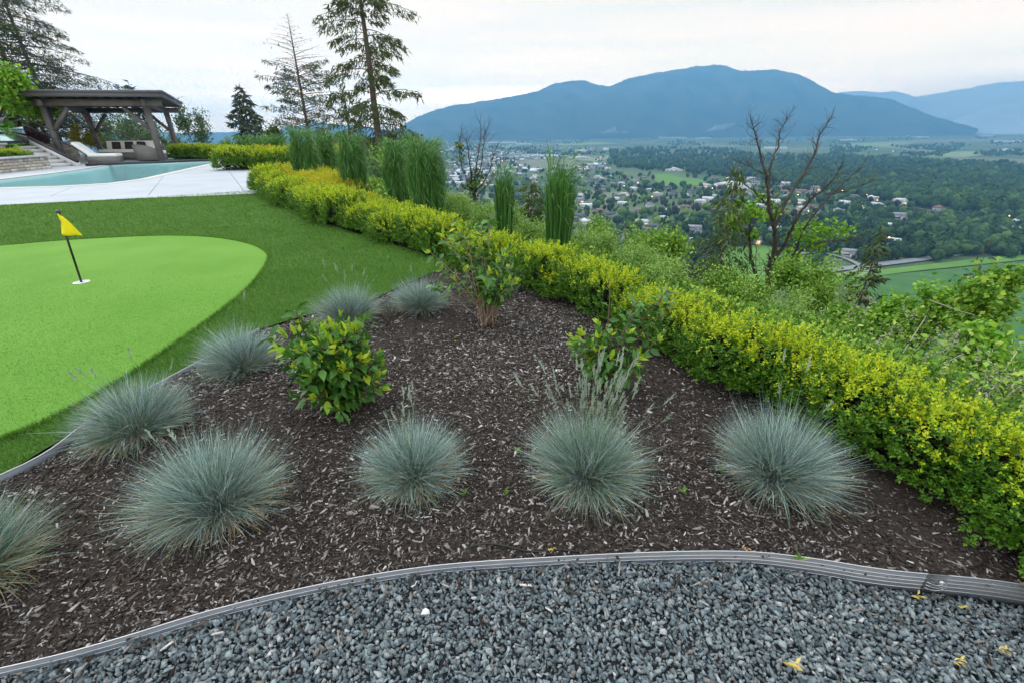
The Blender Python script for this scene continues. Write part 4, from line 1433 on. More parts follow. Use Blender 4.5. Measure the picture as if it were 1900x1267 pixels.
def hedge_block(label, x0, x1, y0, y1, h, z=0, kind=0, cat='hedge', name='clipped_hedge'):
    t = empty(name, ((x0 + x1) / 2, (y0 + y1) / 2, z), label=label, cat=cat)
    k = h / .40
    nx, ny = max(1, int(round((x1 - x0) / (.36 * k)))), max(1, int(round((y1 - y0) / (.36 * k))))
    for i in range(nx):
        for j in range(ny):
            o = hedge_clump(kind if j else 0, int(rgh.integers(0, 4)), t)
            o.location = ((i + .5) / nx * (x1 - x0) - (x1 - x0) / 2 + rgh.normal(0, .02), (j + .5) / ny * (y1 - y0) - (y1 - y0) / 2, -.03)
            o.rotation_euler.z = rgh.uniform(0, 6.28)
            q = k * rgh.uniform(.95, 1.08)
            o.scale = (q, q, q)
    return t
hedge_block('clipped golden hedge block around the tall grasses beside the pool paving', -11.6, -6.9, 19.3, 22.2, .78, 0, 1)
hedge_block('low clipped hedge in front of the pergola and the far trees', -19.0, -16.6, 27.6, 28.6, .72)
hedge_block('low clipped hedge just beyond the pool end by the dark wall', -16.6, -14.6, 28.4, 29.2, .62)

# ---- tall column grasses
m_mg = islandmat('tall_grass', [(0, (.020, .095, .016)), (.5, (.048, .185, .028)), (.85, (.10, .28, .05)), (1, (.19, .30, .12))], .5, .18, spec=.35)
m_mg2 = islandmat('tall_grass_pale', [(0, (.045, .15, .030)), (.7, (.11, .28, .065)), (1, (.24, .36, .17))], .5, .2, spec=.35)
def tallgrass(x, y, h, R, label, seed, n=650, droop=.5, w=.010, wind=.5):
    rng = np.random.default_rng(seed)
    z0 = float(tz(x, y)) if not inpoly(x, y, PLATEAU) else 0.0
    t = empty('tall_grass', (x, y, z0), label=label, cat='ornamental grass', group='tall column grasses behind the hedge')
    mb = MB()
    h = h - z0
    n = int(n * 2.3)
    a, r = rng.uniform(0, 6.28, n), R * np.sqrt(rng.random(n))
    P = np.c_[r * np.cos(a) * .72, r * np.sin(a) * .72, np.zeros(n)]
    D = nrm(np.c_[np.cos(a) * r / R * .05 + rng.normal(0, .018, n), np.sin(a) * r / R * .05 + rng.normal(0, .018, n), np.ones(n)])
    L = h * rng.uniform(.74, 1.06, n) * (1 - .30 * (r / R) ** 2)
    D = nrm(D + np.c_[np.cos(a), np.sin(a), 0 * a] * (r / R * .10 * (droop > .3))[:, None]) if droop > .3 else D
    blades(mb, P, D, L, w * 1.3 * rng.uniform(.7, 1.2, n), rng.uniform(0, .10, n) + (rng.random(n) ** 2 * .9 if droop > .3 else rng.random(n) ** 6 * .8), rng, 7, 0, curl=.05)
    m_ = int(n * droop)
    a = rng.uniform(0, 6.28, m_)
    zz = h * rng.uniform(.25, .98, m_)
    rr = R * (.62 + .14 * zz / h)
    P = np.c_[rr * np.cos(a), rr * np.sin(a), zz]
    out_ = np.c_[np.cos(a) + wind * .8, np.sin(a), 0 * a]
    D = nrm(out_ * rng.uniform(.15, .5, (m_, 1)) + (0, 0, 1))
    blades(mb, P, D, h * rng.uniform(.16, .30, m_), w * rng.uniform(.8, 1.3, m_), rng.uniform(1.6, 3.2, m_), rng, 6, 1, curl=.12)
    m2 = int(20 * wind) + 3                                   # long arching leaves blown to one side
    P = np.c_[rng.normal(R * .5, R * .2, m2), rng.normal(0, R * .4, m2), h * rng.uniform(.35, .95, m2)]
    D = nrm(np.c_[rng.uniform(.3, 1.0, m2), rng.normal(0, .3, m2), np.ones(m2)])
    blades(mb, P, D, h * rng.uniform(.3, .5, m2), w * .6, rng.uniform(1.4, 2.4, m2), rng, 7, 1, curl=.08)
    mb.build('blades', [m_mg, m_mg2], t)
    return t
TG = [(1038, 297, 5.35, .175, 'tall stiff column grass standing alone, tallest over the valley', 520, .16, .9),
      (932, 318, 6.5, .13, 'slim stiff column grass just before the small bare tree', 420, .16, .7),
      (782, 272, 7.6, .25, 'broad arching column grass, first of the leafy row beside the stiff ones', 900, .75, .7),
      (728, 274, 8.8, .17, 'arching column grass touching the broadest one', 750, .7, .3),
      (644, 264, 9.9, .20, 'arching column grass in front of the tall fir trunk', 850, .8, .8),
      (597, 263, 12.6, .17, 'arching column grass half hidden between two broader clumps', 600, .7, .4),
      (553, 252, 11.6, .23, 'thick arching column grass at the bend of the golden hedge', 900, .8, .7),
      (447, 257, 20.4, .30, 'small far column grass at the corner of the poolside hedge block', 420, .4, .4),
      (472, 259, 21.6, .30, 'small far column grass in the middle of the poolside hedge block', 420, .4, .3),
      (490, 257, 21.0, .34, 'small wide far column grass in the poolside hedge block', 460, .4, .3),
      (513, 256, 21.2, .30, 'small dark far column grass beside the thick one', 420, .4, .2)]
for i, (X, Y, yy, R, lab, n, dr, wd) in enumerate(TG):
    p = AY(X, Y - (9 if yy < 14 else 5), yy)
    tallgrass(p[0] + .02, p[1], p[2], R, lab, 300 + i, n, dr, .010 if yy < 12 else .018, wd)

# ---- small things on the beds
m_weed = islandmat('weed_leaf', [(0, (.10, .24, .03)), (1, (.22, .40, .06))], .5, .25)
for i, (X, Y, lab) in enumerate([(862, 915, 'small green seedling beside the middle fescue'), (938, 915, 'small green seedling between the two middle fescues'), (960, 838, 'tiny seedling behind the gap of the middle fescues'),
                                 (1338, 872, 'small grassy weed beside the big domed fescue'), (1712, 928, 'low grassy weed tuft under the hedge'), (845, 628, 'tiny seedling in the mulch below the airy shrub'),
                                 (1268, 912, 'tiny weed between the seed-head fescue and the domed one'), (1484, 1036, 'small weed at the edging strip')]):
    rng = np.random.default_rng(600 + i)
    g = G(X, Y)
    n = 26 if 'tuft' in lab or 'grassy' in lab else 7
    D = nrm(np.c_[rng.normal(0, 1, (n, 2)), rng.uniform(.5, 1.4, n)])
    mb = MB()
    leaves(mb, np.c_[rng.normal(0, .003, (n, 2)), np.full(n, .002)], D, rng.uniform(.02, .038, n), .008 if n == 7 else .003, rng, LEAF4, up=(0, 0, 2))
    o = mb.build('weed', m_weed, label=lab, cat='weed')
    o.location = (g[0], g[1], -.004)
m_bract = islandmat('yellow_bract', [(0, (.55, .38, .07)), (1, (.75, .60, .16))], .6, .3)
for i, (X, Y, s_, lab) in enumerate([(1457, 1246, 1.5, 'largest pale yellow fallen seed cluster on the gravel'), (1697, 1110, 1.1, 'bright yellow fallen seed cluster near the edging strip'), (1772, 1232, 1.0, 'pale narrow fallen seed leaf on the gravel'),
                                     (1858, 1208, 1.0, 'small fallen seed cluster on the gravel by the picture edge'), (1378, 1024, .9, 'dry curled leaf lying on top of the edging strip'), (1782, 1128, .7, 'tiny yellow petal on the gravel below the buckled strip'), (1022, 1022, .8, 'yellowing sprig lying on the black drip tube')]):
    rng = np.random.default_rng(640 + i)
    gz = -.07 if X > 1400 else -.01
    g = G(X, Y, gz)
    n = 6
    mb = MB()
    P = np.c_[np.linspace(-.012, .012, n) * s_, rng.normal(0, .003, n), rng.uniform(.006, .012, n)]
    D = nrm(np.c_[rng.uniform(.1, 1, n), rng.normal(-.5, .5, n), rng.normal(.15, .2, n)])
    leaves(mb, P, D, .017 * s_, .0065 * s_, rng, (LEAF8[0], np.array(LEAF8[1])), up=(0, 0, 2))
    o = mb.build('fallen_leaf', m_bract if i not in (4,) else pmat('dry_leaf', (.45, .27, .14), .8), label=lab, cat='fallen leaf')
    gzz = (float(gravel_z(g[0])) + .006) if Y > 1060 else (.008 if i == 4 else -.002)
    o.location = (g[0], g[1], gzz)
P = [G(*q, .0) for q in [(862, 1017), (885, 1010), (910, 1008), (940, 1012), (975, 1018), (1005, 1019), (1035, 1016), (1075, 1021)]]
P = catmull([(a, b, -.004 + .006 * math.sin(k * .9)) for k, (a, b, c) in enumerate(P)], 5)
mb = MB(); mb.tube(P, .0032, 8)
mb.build('drip_tube', pmat('black_tube', (.012, .012, .013), .35), smooth=True, label='thin black drip irrigation tube lying on the mulch', cat='irrigation tube')
for i, (X, Y, s_, lab) in enumerate([(788, 1131, .020, 'single white stone on the grey gravel'), (1000, 690, .014, 'pale pebble on the mulch before the airy shrub'), (153, 951, .016, 'smooth brown pebble in the mulch beside the cut-off fescue')]):
    g = G(X, Y)
    V, F = stone_tpl(900 + i)
    mb = MB(); mb.add(V * s_, F)
    o = mb.build('pebble', pmat('pebble_%d' % i, [(.72, .71, .70), (.5, .5, .5), (.20, .14, .12)][i], .8), label=lab, cat='stone')
    o.location = (g[0], g[1], (float(gravel_z(g[0])) if i == 0 else 0) + .006)
# ================================================================== POOL TERRACE
def q2(pts):
    return [G(X, Y)[:2] for X, Y in pts]
POOL = q2([(200, 342), (260, 334), (300, 325), (397, 303.5)]) + [(-15.9, 26.2), (-19.6, 24.6)] + q2([(165, 314), (100, 323), (0, 335)]) + [(-17.6, 14.6), (-16.8, 13.2)] + q2([(0, 350), (100, 347.5)])
DECK = [DECKEDGE[2], DECKEDGE[1], DECKEDGE[0], (-22, 6.0), (-40, -1), (-40, 10), (-40, 30), (-31, 38), (-21, 36), (-14.2, 30.8), (-9, 25), (-6.2, 19.2), (-6.3, 14)]
m_deck = pmat('pool_paving', (.40, .425, .46), .8, spec=.2, noise=(.9, (.47, .495, .53), .2, 9), bump=(14, .25, .01))
m_cope = pmat('pool_coping', (.50, .48, .45), .7, noise=(3, (.58, .56, .53), .2))
m_dark = pmat('dark_band', (.035, .037, .045), .5)
m_tile = pmat('pool_tile', (.44, .64, .66), .5, noise=(.5, (.64, .76, .77), .25, 4))
PC = np.array(POOL)
def poly_ring(mb, A, B, za, zb, mi=0):
    n = len(A)
    V = np.vstack([np.c_[A, np.full(n, za)], np.c_[B, np.full(n, zb)]])
    mb.add(V, [(i, (i + 1) % n, n + (i + 1) % n, n + i) for i in range(n)], mi)
def inset(P, d):
    P = np.asarray(P); n = len(P)
    a = P - np.roll(P, 1, 0); b = np.roll(P, -1, 0) - P
    a, b = nrm(a), nrm(b)
    na, nb_ = np.c_[-a[:, 1], a[:, 0]], np.c_[-b[:, 1], b[:, 0]]
    m_ = nrm(na + nb_)
    c = np.sum(m_ * na, 1)
    return P + m_ * (d / np.maximum(c, .5))[:, None]
area = .5 * np.sum(PC[:, 0] * np.roll(PC[:, 1], -1) - np.roll(PC[:, 0], -1) * PC[:, 1])
if area < 0: PC = PC[::-1]
# paving sheet with the pool cut out (triangulated with a hole)
def holed(name, outer, inner, z, mat, **k):
    from mathutils.geometry import delaunay_2d_cdt
    o_, i_ = [Vector(p) for p in outer], [Vector(p) for p in inner]
    no_, ni_ = len(o_), len(i_)
    r_ = delaunay_2d_cdt(o_ + i_, [(a, (a + 1) % no_) for a in range(no_)] + [(no_ + a, no_ + (a + 1) % ni_) for a in range(ni_)], [], 0, 1e-5)
    V = [(v.x, v.y, z) for v in r_[0]]
    F = []
    for f in r_[2]:
        c = sum((r_[0][v] for v in f), Vector((0, 0))) / len(f)
        if inpoly(c.x, c.y, outer) and not inpoly(c.x, c.y, inner): F.append(f)
    mb = MB(); mb.addm(V, F)
    return mb.build(name, mat, **k)
holed('pool_paving', DECK, [tuple(p) for p in inset(PC, -.30)], .012, m_deck, kind='structure')
# joints cut in the paving
mb = MB()
for k in range(-2, 9):
    a = np.array((-6.5 - 2.4 * k, 11.7 + .0 * k)); dv = nrm(np.array((-.62, 1.0)))
    b = a + dv * 1.2
    a = a - dv * (1.0 if k > 0 else 0)
    for s_ in range(1):
        p, q = a + dv * .9, a + dv * 20
        tt = np.linspace(0, 1, 60); L_ = p[None] * (1 - tt[:, None]) + q[None] * tt[:, None]
        okk = inpoly(L_[:, 0], L_[:, 1], DECK) & ~inpoly(L_[:, 0], L_[:, 1], [tuple(p_) for p_ in inset(PC, -.34)])
        run = 0
        while run < 60 and okk[run]: run += 1
        if run > 3:
            mb.beam((*L_[0], .0125), (*L_[run - 1], .0125), .02, .004)
if mb.V: mb.build('paving_joint', pmat('joint', (.30, .31, .33), .9), kind='structure')
pool = empty('swimming_pool', (PC[:, 0].mean(), PC[:, 1].mean(), 0), label='turquoise swimming pool with pale coping beside the light paving', cat='swimming pool')
off0 = np.array(pool.location)
mb = MB()
n = len(PC)
poly_ring(mb, PC, PC, -1.3, .012)
mb.addm([(*p, -1.3) for p in PC], [tuple(range(n))])
mb.build('basin', m_tile, pool).location = -pool.location
mb = MB(); mb.addm([(*p, -.09) for p in PC], [tuple(range(n))])
wm = bpy.data.materials.new('pool_water'); wm.use_nodes = True
t = wm.node_tree; t.nodes.clear()
o_ = t.nodes.new('ShaderNodeOutputMaterial'); ms = t.nodes.new('ShaderNodeMixShader'); fr = t.nodes.new('ShaderNodeFresnel'); fr.inputs[0].default_value = 1.20
gl = t.nodes.new('ShaderNodeBsdfGlossy'); gl.inputs['Roughness'].default_value = .03
tr = t.nodes.new('ShaderNodeBsdfTransparent'); tr.inputs[0].default_value = (.78, .96, .97, 1)
nz = t.nodes.new('ShaderNodeTexNoise'); nz.inputs['Scale'].default_value = 3; nz.inputs['Detail'].default_value = 3
bm_ = t.nodes.new('ShaderNodeBump'); bm_.inputs['Strength'].default_value = .6; bm_.inputs['Distance'].default_value = .05
ge = t.nodes.new('ShaderNodeNewGeometry')
t.links.new(ge.outputs['Position'], nz.inputs['Vector']); t.links.new(nz.outputs[0], bm_.inputs['Height'])
t.links.new(bm_.outputs[0], gl.inputs['Normal']); t.links.new(bm_.outputs[0], fr.inputs['Normal'])
hf = t.nodes.new('ShaderNodeMath'); hf.operation = 'MULTIPLY'; hf.inputs[1].default_value = .45; t.links.new(fr.outputs[0], hf.inputs[0])
t.links.new(hf.outputs[0], ms.inputs[0]); t.links.new(tr.outputs[0], ms.inputs[1]); t.links.new(gl.outputs[0], ms.inputs[2]); t.links.new(ms.outputs[0], o_.inputs[0])
mb.build('pool_water', wm, pool).location = -pool.location
mb = MB()
A, B = PC, inset(PC, -.30)
poly_ring(mb, A, B, .026, .026); poly_ring(mb, B, B, .026, .004)
mb.build('coping', m_cope, pool).location = -pool.location
# dark slot edge along the pergola side
mb = MB()
pa, pb = G(160, 309.5)[:2], G(397, 300)[:2]
mb.beam((*pa, .07), (*pb, .07), .30, .10)
mb.build('dark_edge', m_dark, pool).location = -pool.location
# shallow ledge inside the basin, paler
mb = MB()
L0, L1, L2, L3 = [np.array(G(X, Y)[:2]) for X, Y in ((20, 347), (200, 339), (185, 326), (40, 334))]
mb.prism([tuple(L0), tuple(L1), tuple(L2), tuple(L3)], -1.29, -.35)
mb.build('ledge', pmat('ledge_tile', (.42, .55, .53), .5), pool).location = -pool.location
# dark low block at the far end
g0, g1 = AY(372, 296, 31), AY(440, 296, 30.4)
mb = MB(); mb.beam((g0[0], 31, .33), (g1[0], 30.6, .33), .9, .66)
mb.build('low_wall', pmat('slate_block', (.17, .18, .21), .8, noise=(3, (.12, .13, .15), .2)), label='dark grey low wall beyond the pool end between the clipped hedges', cat='wall')

# ---------------------------------------------------------------- pergola
m_tim = pmat('stained_timber', (.095, .092, .098), .65, noise=(2.5, (.15, .142, .146), .25, 8))
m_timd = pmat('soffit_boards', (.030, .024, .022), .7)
m_fas = pmat('dark_fascia', (.10, .105, .125), .5)
A, B, Cc, D_ = [np.array(v) for v in ((-23.0, 25.3), (-18.64, 26.28), (-22.6, 33.6), (-27.0, 32.6))]
cen = (A + B + Cc + D_) / 4
pg = empty('pergola', (*cen, 0), label='dark timber pergola with a flat roof and four braced posts by the pool', cat='pergola')
def loc0(o): o.location = -pg.location; return o
HB = 2.62
corners = [A, B, Cc, D_]
zf = [HB, HB, HB - .06, HB - .06]
for k, p in enumerate(corners):
    mb = MB()
    mb.box((*p, zf[k] / 2 + .01), (.22, .22, zf[k] - .0), rz=.12)
    loc0(mb.build('post', m_tim, pg))
    for q in (corners[(k + 1) % 4], corners[(k - 1) % 4]):
        d = nrm(q - p)
        mb = MB(); mb.beam((*(p + d * .12), zf[k] - 1.05), (*(p + d * 1.02), zf[k] - .05), .13, .16)
        loc0(mb.build('brace', m_tim, pg))
for k in range(4):
    p, q = corners[k], corners[(k + 1) % 4]
    d = nrm(q - p)
    e_ = .75 if k in (0, 2) else .45
    zz = (zf[k] + .16 + (.003 if k % 2 else 0), zf[(k + 1) % 4] + .16 + (.003 if k % 2 else 0))
    mb = MB(); mb.beam((*(p - d * e_), zz[0]), (*(q + d * e_), zz[1]), .17 + .01 * (k % 2), .29)
    loc0(mb.build('beam', m_tim, pg))
for k in range(9):
    f = (k + .5) / 9
    p, q = A + (B - A) * f, D_ + (Cc - D_) * f
    d = nrm(q - p)
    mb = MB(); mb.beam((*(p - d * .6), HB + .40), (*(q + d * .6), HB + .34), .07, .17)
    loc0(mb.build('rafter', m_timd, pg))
def roofc(o):
    u, v = nrm(B - A), nrm(D_ - A)
    return [A - u * o - v * o, B + u * o - v * o, Cc + u * o + v * o, D_ - u * o + v * o]
R = roofc(.95)
mb = MB()
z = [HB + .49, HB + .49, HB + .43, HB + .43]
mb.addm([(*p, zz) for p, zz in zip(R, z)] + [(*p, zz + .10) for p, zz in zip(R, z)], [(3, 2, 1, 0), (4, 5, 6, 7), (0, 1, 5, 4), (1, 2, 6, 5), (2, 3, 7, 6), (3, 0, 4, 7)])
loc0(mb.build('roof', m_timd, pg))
for k in range(4):
    p, q = R[k], R[(k + 1) % 4]
    mb = MB(); mb.beam((*p, z[k] - .01), (*q, z[(k + 1) % 4] - .01), .06 + .006 * (k % 2), .20 + .006 * (k % 2), ext=.03)
    o = loc0(mb.build('fascia', m_fas, pg))
    R2 = roofc(1.03)
    mb = MB(); mb.beam((*R2[k], z[k] + .135), (*R2[(k + 1) % 4], z[(k + 1) % 4] + .135), .05 + .004 * (k % 2), .10 + .004 * (k % 2), ext=.025)
    loc0(mb.build('gutter', m_fas, pg))

# ---------------------------------------------------------------- lounge furniture
m_wick = pmat('grey_wicker', (.16, .155, .15), .85, noise=(30, (.24, .235, .225), .2, 3), bump=(60, .8, .02))
m_cush = pmat('white_cushion', (.84, .86, .88), .9, spec=.2)
m_pil = pmat('dark_pillow', (.055, .042, .055), .9, spec=.2)
m_blk = pmat('black_frame', (.02, .02, .025), .5)
def soft(c, d, rz=0, rx=0, seg=3):
    bm = bmesh.new()
    bmesh.ops.create_cube(bm, size=1)
    for v in bm.verts: v.co = Vector((v.co.x * d[0], v.co.y * d[1], v.co.z * d[2]))
    bmesh.ops.bevel(bm, geom=list(bm.edges), offset=min(d) * .36, segments=seg, affect='EDGES', profile=.6)
    M = Matrix.Translation(c) @ Matrix.Rotation(rz, 4, 'Z') @ Matrix.Rotation(rx, 4, 'X')
    V = np.array([(M @ v.co)[:] for v in bm.verts]); F = [[v.index for v in f.verts] for f in bm.faces]
    bm.free()
    return V, F
def addsoft(name, mat, parent, c, d, rz=0, rx=0):
    V, F = soft(c, d, rz, rx)
    mb = MB(); mb.addm(V, F)
    return mb.build(name, mat, parent, smooth=True)
so = empty('sectional_sofa', (AY(246, 285, 28.3)[0], 28.3, .02), -.10, label='long white cushioned wicker sofa under the pergola', cat='sofa')
mb = MB(); mb.box((0, 0, .19), (3.3, .95, .36)); mb.build('base', m_wick, so)
mb = MB(); mb.box((0, .42, .55), (3.4, .10, .44)); mb.build('back_frame', m_wick, so)
for k in range(3): addsoft('seat_cushion', m_cush, so, (-1.1 + 1.1 * k, -.05, .46), (1.08, .85, .17))
for k in range(4): addsoft('back_cushion', m_cush, so, (-1.24 + .83 * k, .27, .74), (.80, .20, .46), 0, -.15)
for k, x in enumerate((-.95, -.15, .60)):
    t = addsoft('throw_pillow', m_pil, None, (0, 0, 0), (.46, .15, .42), 0, -.25)
    wl = so.matrix_basis if False else Matrix.Translation(so.location) @ Matrix.Rotation(-.10, 4, 'Z')
    t.location = (wl @ Vector((x, .10, .72)))
    t.rotation_euler.z = -.10
    tag(t, 'dark purple-grey throw pillow on the white sofa', 'pillow', 'dark pillows on the white sofa')
db = empty('wicker_daybed', (AY(280, 290, 26.9)[0], 26.9, .02), -.5, label='round-backed grey wicker daybed beside the pergola post', cat='daybed')
mb = MB()
n = 22
th = np.linspace(math.pi * .98, math.pi * 2.12, n)
hgt = .40 + .42 * np.sin(np.linspace(0, math.pi, n)) ** .7
rO, rI = .80, .72
V = []
for a, h in zip(th, hgt):
    V += [(rO * math.cos(a), rO * .8 * math.sin(a), 0.04), (rO * 1.04 * math.cos(a), rO * .84 * math.sin(a), h), (rI * math.cos(a), rI * .8 * math.sin(a), h), (rI * math.cos(a), rI * .8 * math.sin(a), .04)]
F = []
for i in range(n - 1):
    for q in range(4): F.append((i * 4 + q, i * 4 + (q + 1) % 4, i * 4 + 4 + (q + 1) % 4, i * 4 + 4 + q))
F += [(0, 1, 2, 3), ((n - 1) * 4 + 3, (n - 1) * 4 + 2, (n - 1) * 4 + 1, (n - 1) * 4)]
mb.add(V, F); mb.build('wicker_shell', m_wick, db, smooth=False)
mb = MB(); mb.box((0, .05, .2), (1.3, .9, .30)); mb.build('base', m_wick, db)
addsoft('seat_cushion', m_cush, db, (0, .05, .42), (1.3, .95, .16))
addsoft('back_cushion', m_cush, db, (-.35, .42, .62), (.7, .2, .4), .2, -.2)
ch = empty('chaise_lounge', (AY(190, 300, 24.9)[0], 24.9, .02), math.pi + .16, label='white reclining chaise lounge on a wicker base at the pool edge', cat='chaise lounge')
mb = MB(); mb.box((-.22, 0, .19), (1.5, .75, .30)); mb.build('base', m_wick, ch)
addsoft('seat_cushion', m_cush, ch, (-.25, 0, .40), (1.5, .72, .15))
mb = MB(); mb.beam((.42, 0, .34), (1.08, 0, .90), .70, .06); mb.build('back_frame', m_blk, ch)
V, F = soft((0, 0, 0), (.95, .70, .15)); M = Matrix.Translation((.72, 0, .70)) @ Matrix.Rotation(-.70, 4, 'Y')
mb = MB(); mb.addm([(M @ Vector(v))[:] for v in V], F); mb.build('backrest', m_cush, ch, smooth=True)
for s_ in (-1, 1):
    mb = MB(); mb.box((.50, .34 * s_, .20), (.07, .06, .40)); mb.build('leg', m_blk, ch)
ch.scale = (.86, .86, .95)
c2 = empty('chaise_lounge', (-22.3, 27.0, .02), math.pi + .3, label='dark folded lounger behind the white chaise by the pergola post', cat='chaise lounge')
mb = MB(); mb.box((0, 0, .18), (1.4, .7, .28)); mb.build('base', m_wick, c2)
V, F = soft((0, 0, 0), (.8, .66, .14)); M = Matrix.Translation((.70, 0, .55)) @ Matrix.Rotation(-.8, 4, 'Y')
mb = MB(); mb.addm([(M @ Vector(v))[:] for v in V], F); mb.build('backrest', m_pil, c2, smooth=True)

# ---------------------------------------------------------------- retaining walls, stairs, glass rail
def stonemat():
    mt = bpy.data.materials.new('ledge_stone'); mt.use_nodes = True
    t = mt.node_tree; b = t.nodes['Principled BSDF']; g = t.nodes.new('ShaderNodeNewGeometry')
    r = t.nodes.new('ShaderNodeValToRGB')
    r.color_ramp.elements[0].color = (.38, .33, .28, 1); r.color_ramp.elements[1].color = (.66, .62, .56, 1)
    t.links.new(g.outputs['Random Per Island'], r.inputs[0]); t.links.new(r.outputs[0], b.inputs['Base Color'])
    b.inputs['Roughness'].default_value = .9
    return mt
m_st = stonemat()
m_mortar = pmat('mortar', (.34, .31, .28), .95)
m_cap = pmat('stone_cap', (.60, .60, .60), .8, noise=(2, (.52, .52, .53), .2))
def stone_wall(label, a, b, z0, z1, th, seed):
    """dry-laid wall face from a to b (seen from the pool side), cap on top"""
    rng = np.random.default_rng(seed)
    a, b = np.array(a, float), np.array(b, float)
    L = np.linalg.norm(b - a); d = (b - a) / L; nrm_ = np.array((d[1], -d[0]))
    t = empty('stone_wall', (*((a + b) / 2), z0), label=label, cat='stone wall')
    o0 = Vector((*((a + b) / 2), z0))
    mb = MB()
    c = (a + b) / 2 - nrm_ * (th / 2 + .03)
    mb.beam((*(c - d * L / 2), (z0 + z1) / 2), (*(c + d * L / 2), (z0 + z1) / 2), th, z1 - z0)
    mb.build('core', m_mortar, t).location = -o0
    mb = MB()
    z = z0
    while z < z1 - .02:
        h = min(rng.uniform(.09, .17), z1 - z)
        s_ = 0
        while s_ < L - .01:
            w = min(rng.uniform(.15, .42), L - s_)
            c = a + d * (s_ + w / 2) - nrm_ * .03
            pr = rng.uniform(.05, .10)
            mb.beam((*(c - d * (w / 2 - .008)), z + h / 2), (*(c + d * (w / 2 - .008)), z + h / 2), pr, h - .014)
            s_ += w
        z += h
    mb.build('stone_face', m_st, t).location = -o0
    mb = MB()
    c = (a + b) / 2 - nrm_ * (th / 2 - .04)
    mb.beam((*(c - d * L / 2), z1 + .04), (*(c + d * L / 2), z1 + .04), th + .16, .08, ext=.05)
    mb.build('cap', m_cap, t).location = -o0
    return t
w0, w1 = np.array(G(0, 323)[:2]), np.array(G(97, 313.5)[:2])
dw = nrm(w1 - w0)
stone_wall('lower pale stone retaining wall with a clipped planter above the pool', w0 - dw * 7, w1, 0, .50, .35, 1)
nw = np.array((-dw[1], dw[0])); nw = nw if nw[0] < 0 else -nw          # away from the pool
u0, u1 = w0 + nw * 1.5 - dw * 7, w1 + nw * 1.5 - dw * .3
stone_wall('upper pale stone wall below the glass railing', u0, u1 + dw * .3, .45, .98, .35, 2)
# planter soil + hedge in it
mb = MB(); mb.addm([(*(w0 - dw * 7 + nw * .2), .44), (*(w1 + nw * .2), .44), (*(w1 + nw * 1.4), .44), (*(w0 - dw * 7 + nw * 1.4), .44)], [(3, 2, 1, 0)]); mb.build('planter_ground', m_mulch, kind='structure')
th_ = empty('planter_hedge', (*((w0 + w1) / 2 + nw * .75), .44), math.atan2(dw[1], dw[0]), label='rounded green clipped hedge in the planter on the lower stone wall', cat='hedge')
for k in range(14):
    for j in range(2):
        o = hedge_clump(0, int(rgh.integers(0, 4)), th_)
        o.location = (-6.2 + k * .52, -.25 + j * .5, -.03); o.scale = (1.35, 1.35, 1.0); o.rotation_euler.z = rgh.uniform(0, 6)
# staircase climbing away from the pool, ending on a sloping stringer with a dark rail base
st0 = np.array(G(146, 309)[:2]); st1 = np.array(AY(56, 259, st0[1] + 2.0))
sd_ = nrm(st1[:2] - st0); LS = float(np.linalg.norm(st1[:2] - st0))
cs_ = np.array((-sd_[1], sd_[0])); cs_ = cs_ if cs_[1] < 0 else -cs_       # towards the camera side
sp_ = -cs_
stc = empty('staircase', (*st0, 0), label='pale stone steps climbing from the pool terrace beside the walls', cat='staircase')
for k in range(6):
    p = st0 + cs_ * .72 + sd_ * (.25 + (LS - .5) * k / 6)
    q = st0 + cs_ * .72 + sd_ * (LS + .6)
    mb = MB(); mb.beam((*p, .145 * k + .07), (*q, .145 * k + .07), 1.15, .14)
    mb.build('step', m_cap, stc).location = -stc.location
mb = MB(); mb.beam((*st0, .02), (st1[0], st1[1], st1[2] - .16), .20, .30); mb.build('stringer', m_cap, stc).location = -stc.location
mb = MB(); mb.beam((*st0, .235), (*st1[:2], st1[2] + .05), .12, .13, ext=.05); mb.build('dark_rail_base', m_blk, stc).location = -stc.location
# upper terrace
m_up = pmat('upper_lawn', (.05, .11, .025), .95, noise=(1, (.08, .15, .04), .2), bump=(20, .6, .05))
mb = MB(); ut = [tuple(u0), tuple(u1), tuple(u1 + sd_ * 2.6 + sp_ * 1.0), (-26.5, 27.5), (-31, 34), (-60, 44), (-60, 0)]
mb.prism(ut[::-1], .3, .96); mb.build('upper_ground', m_up, kind='structure')
# far retaining wall behind the staircase (tan stone) up to the pergola post
pa = np.array(AY(88, 300, 27.8)[:2]); pb = np.array(AY(153, 300, 29.5)[:2])
stone_wall('tan stone wall end behind the pergola post and chaise', pa, pb, 0, .92, .4, 3)
gm = bpy.data.materials.new('rail_glass'); gm.use_nodes = True
t = gm.node_tree; t.nodes.clear()
o_ = t.nodes.new('ShaderNodeOutputMaterial'); ms = t.nodes.new('ShaderNodeMixShader'); fr = t.nodes.new('ShaderNodeFresnel'); fr.inputs[0].default_value = 1.45
gl = t.nodes.new('ShaderNodeBsdfGlossy'); gl.inputs['Roughness'].default_value = .02; tr = t.nodes.new('ShaderNodeBsdfTransparent'); tr.inputs[0].default_value = (.80, .92, .90, 1)
t.links.new(fr.outputs[0], ms.inputs[0]); t.links.new(tr.outputs[0], ms.inputs[1]); t.links.new(gl.outputs[0], ms.inputs[2]); t.links.new(ms.outputs[0], o_.inputs[0])
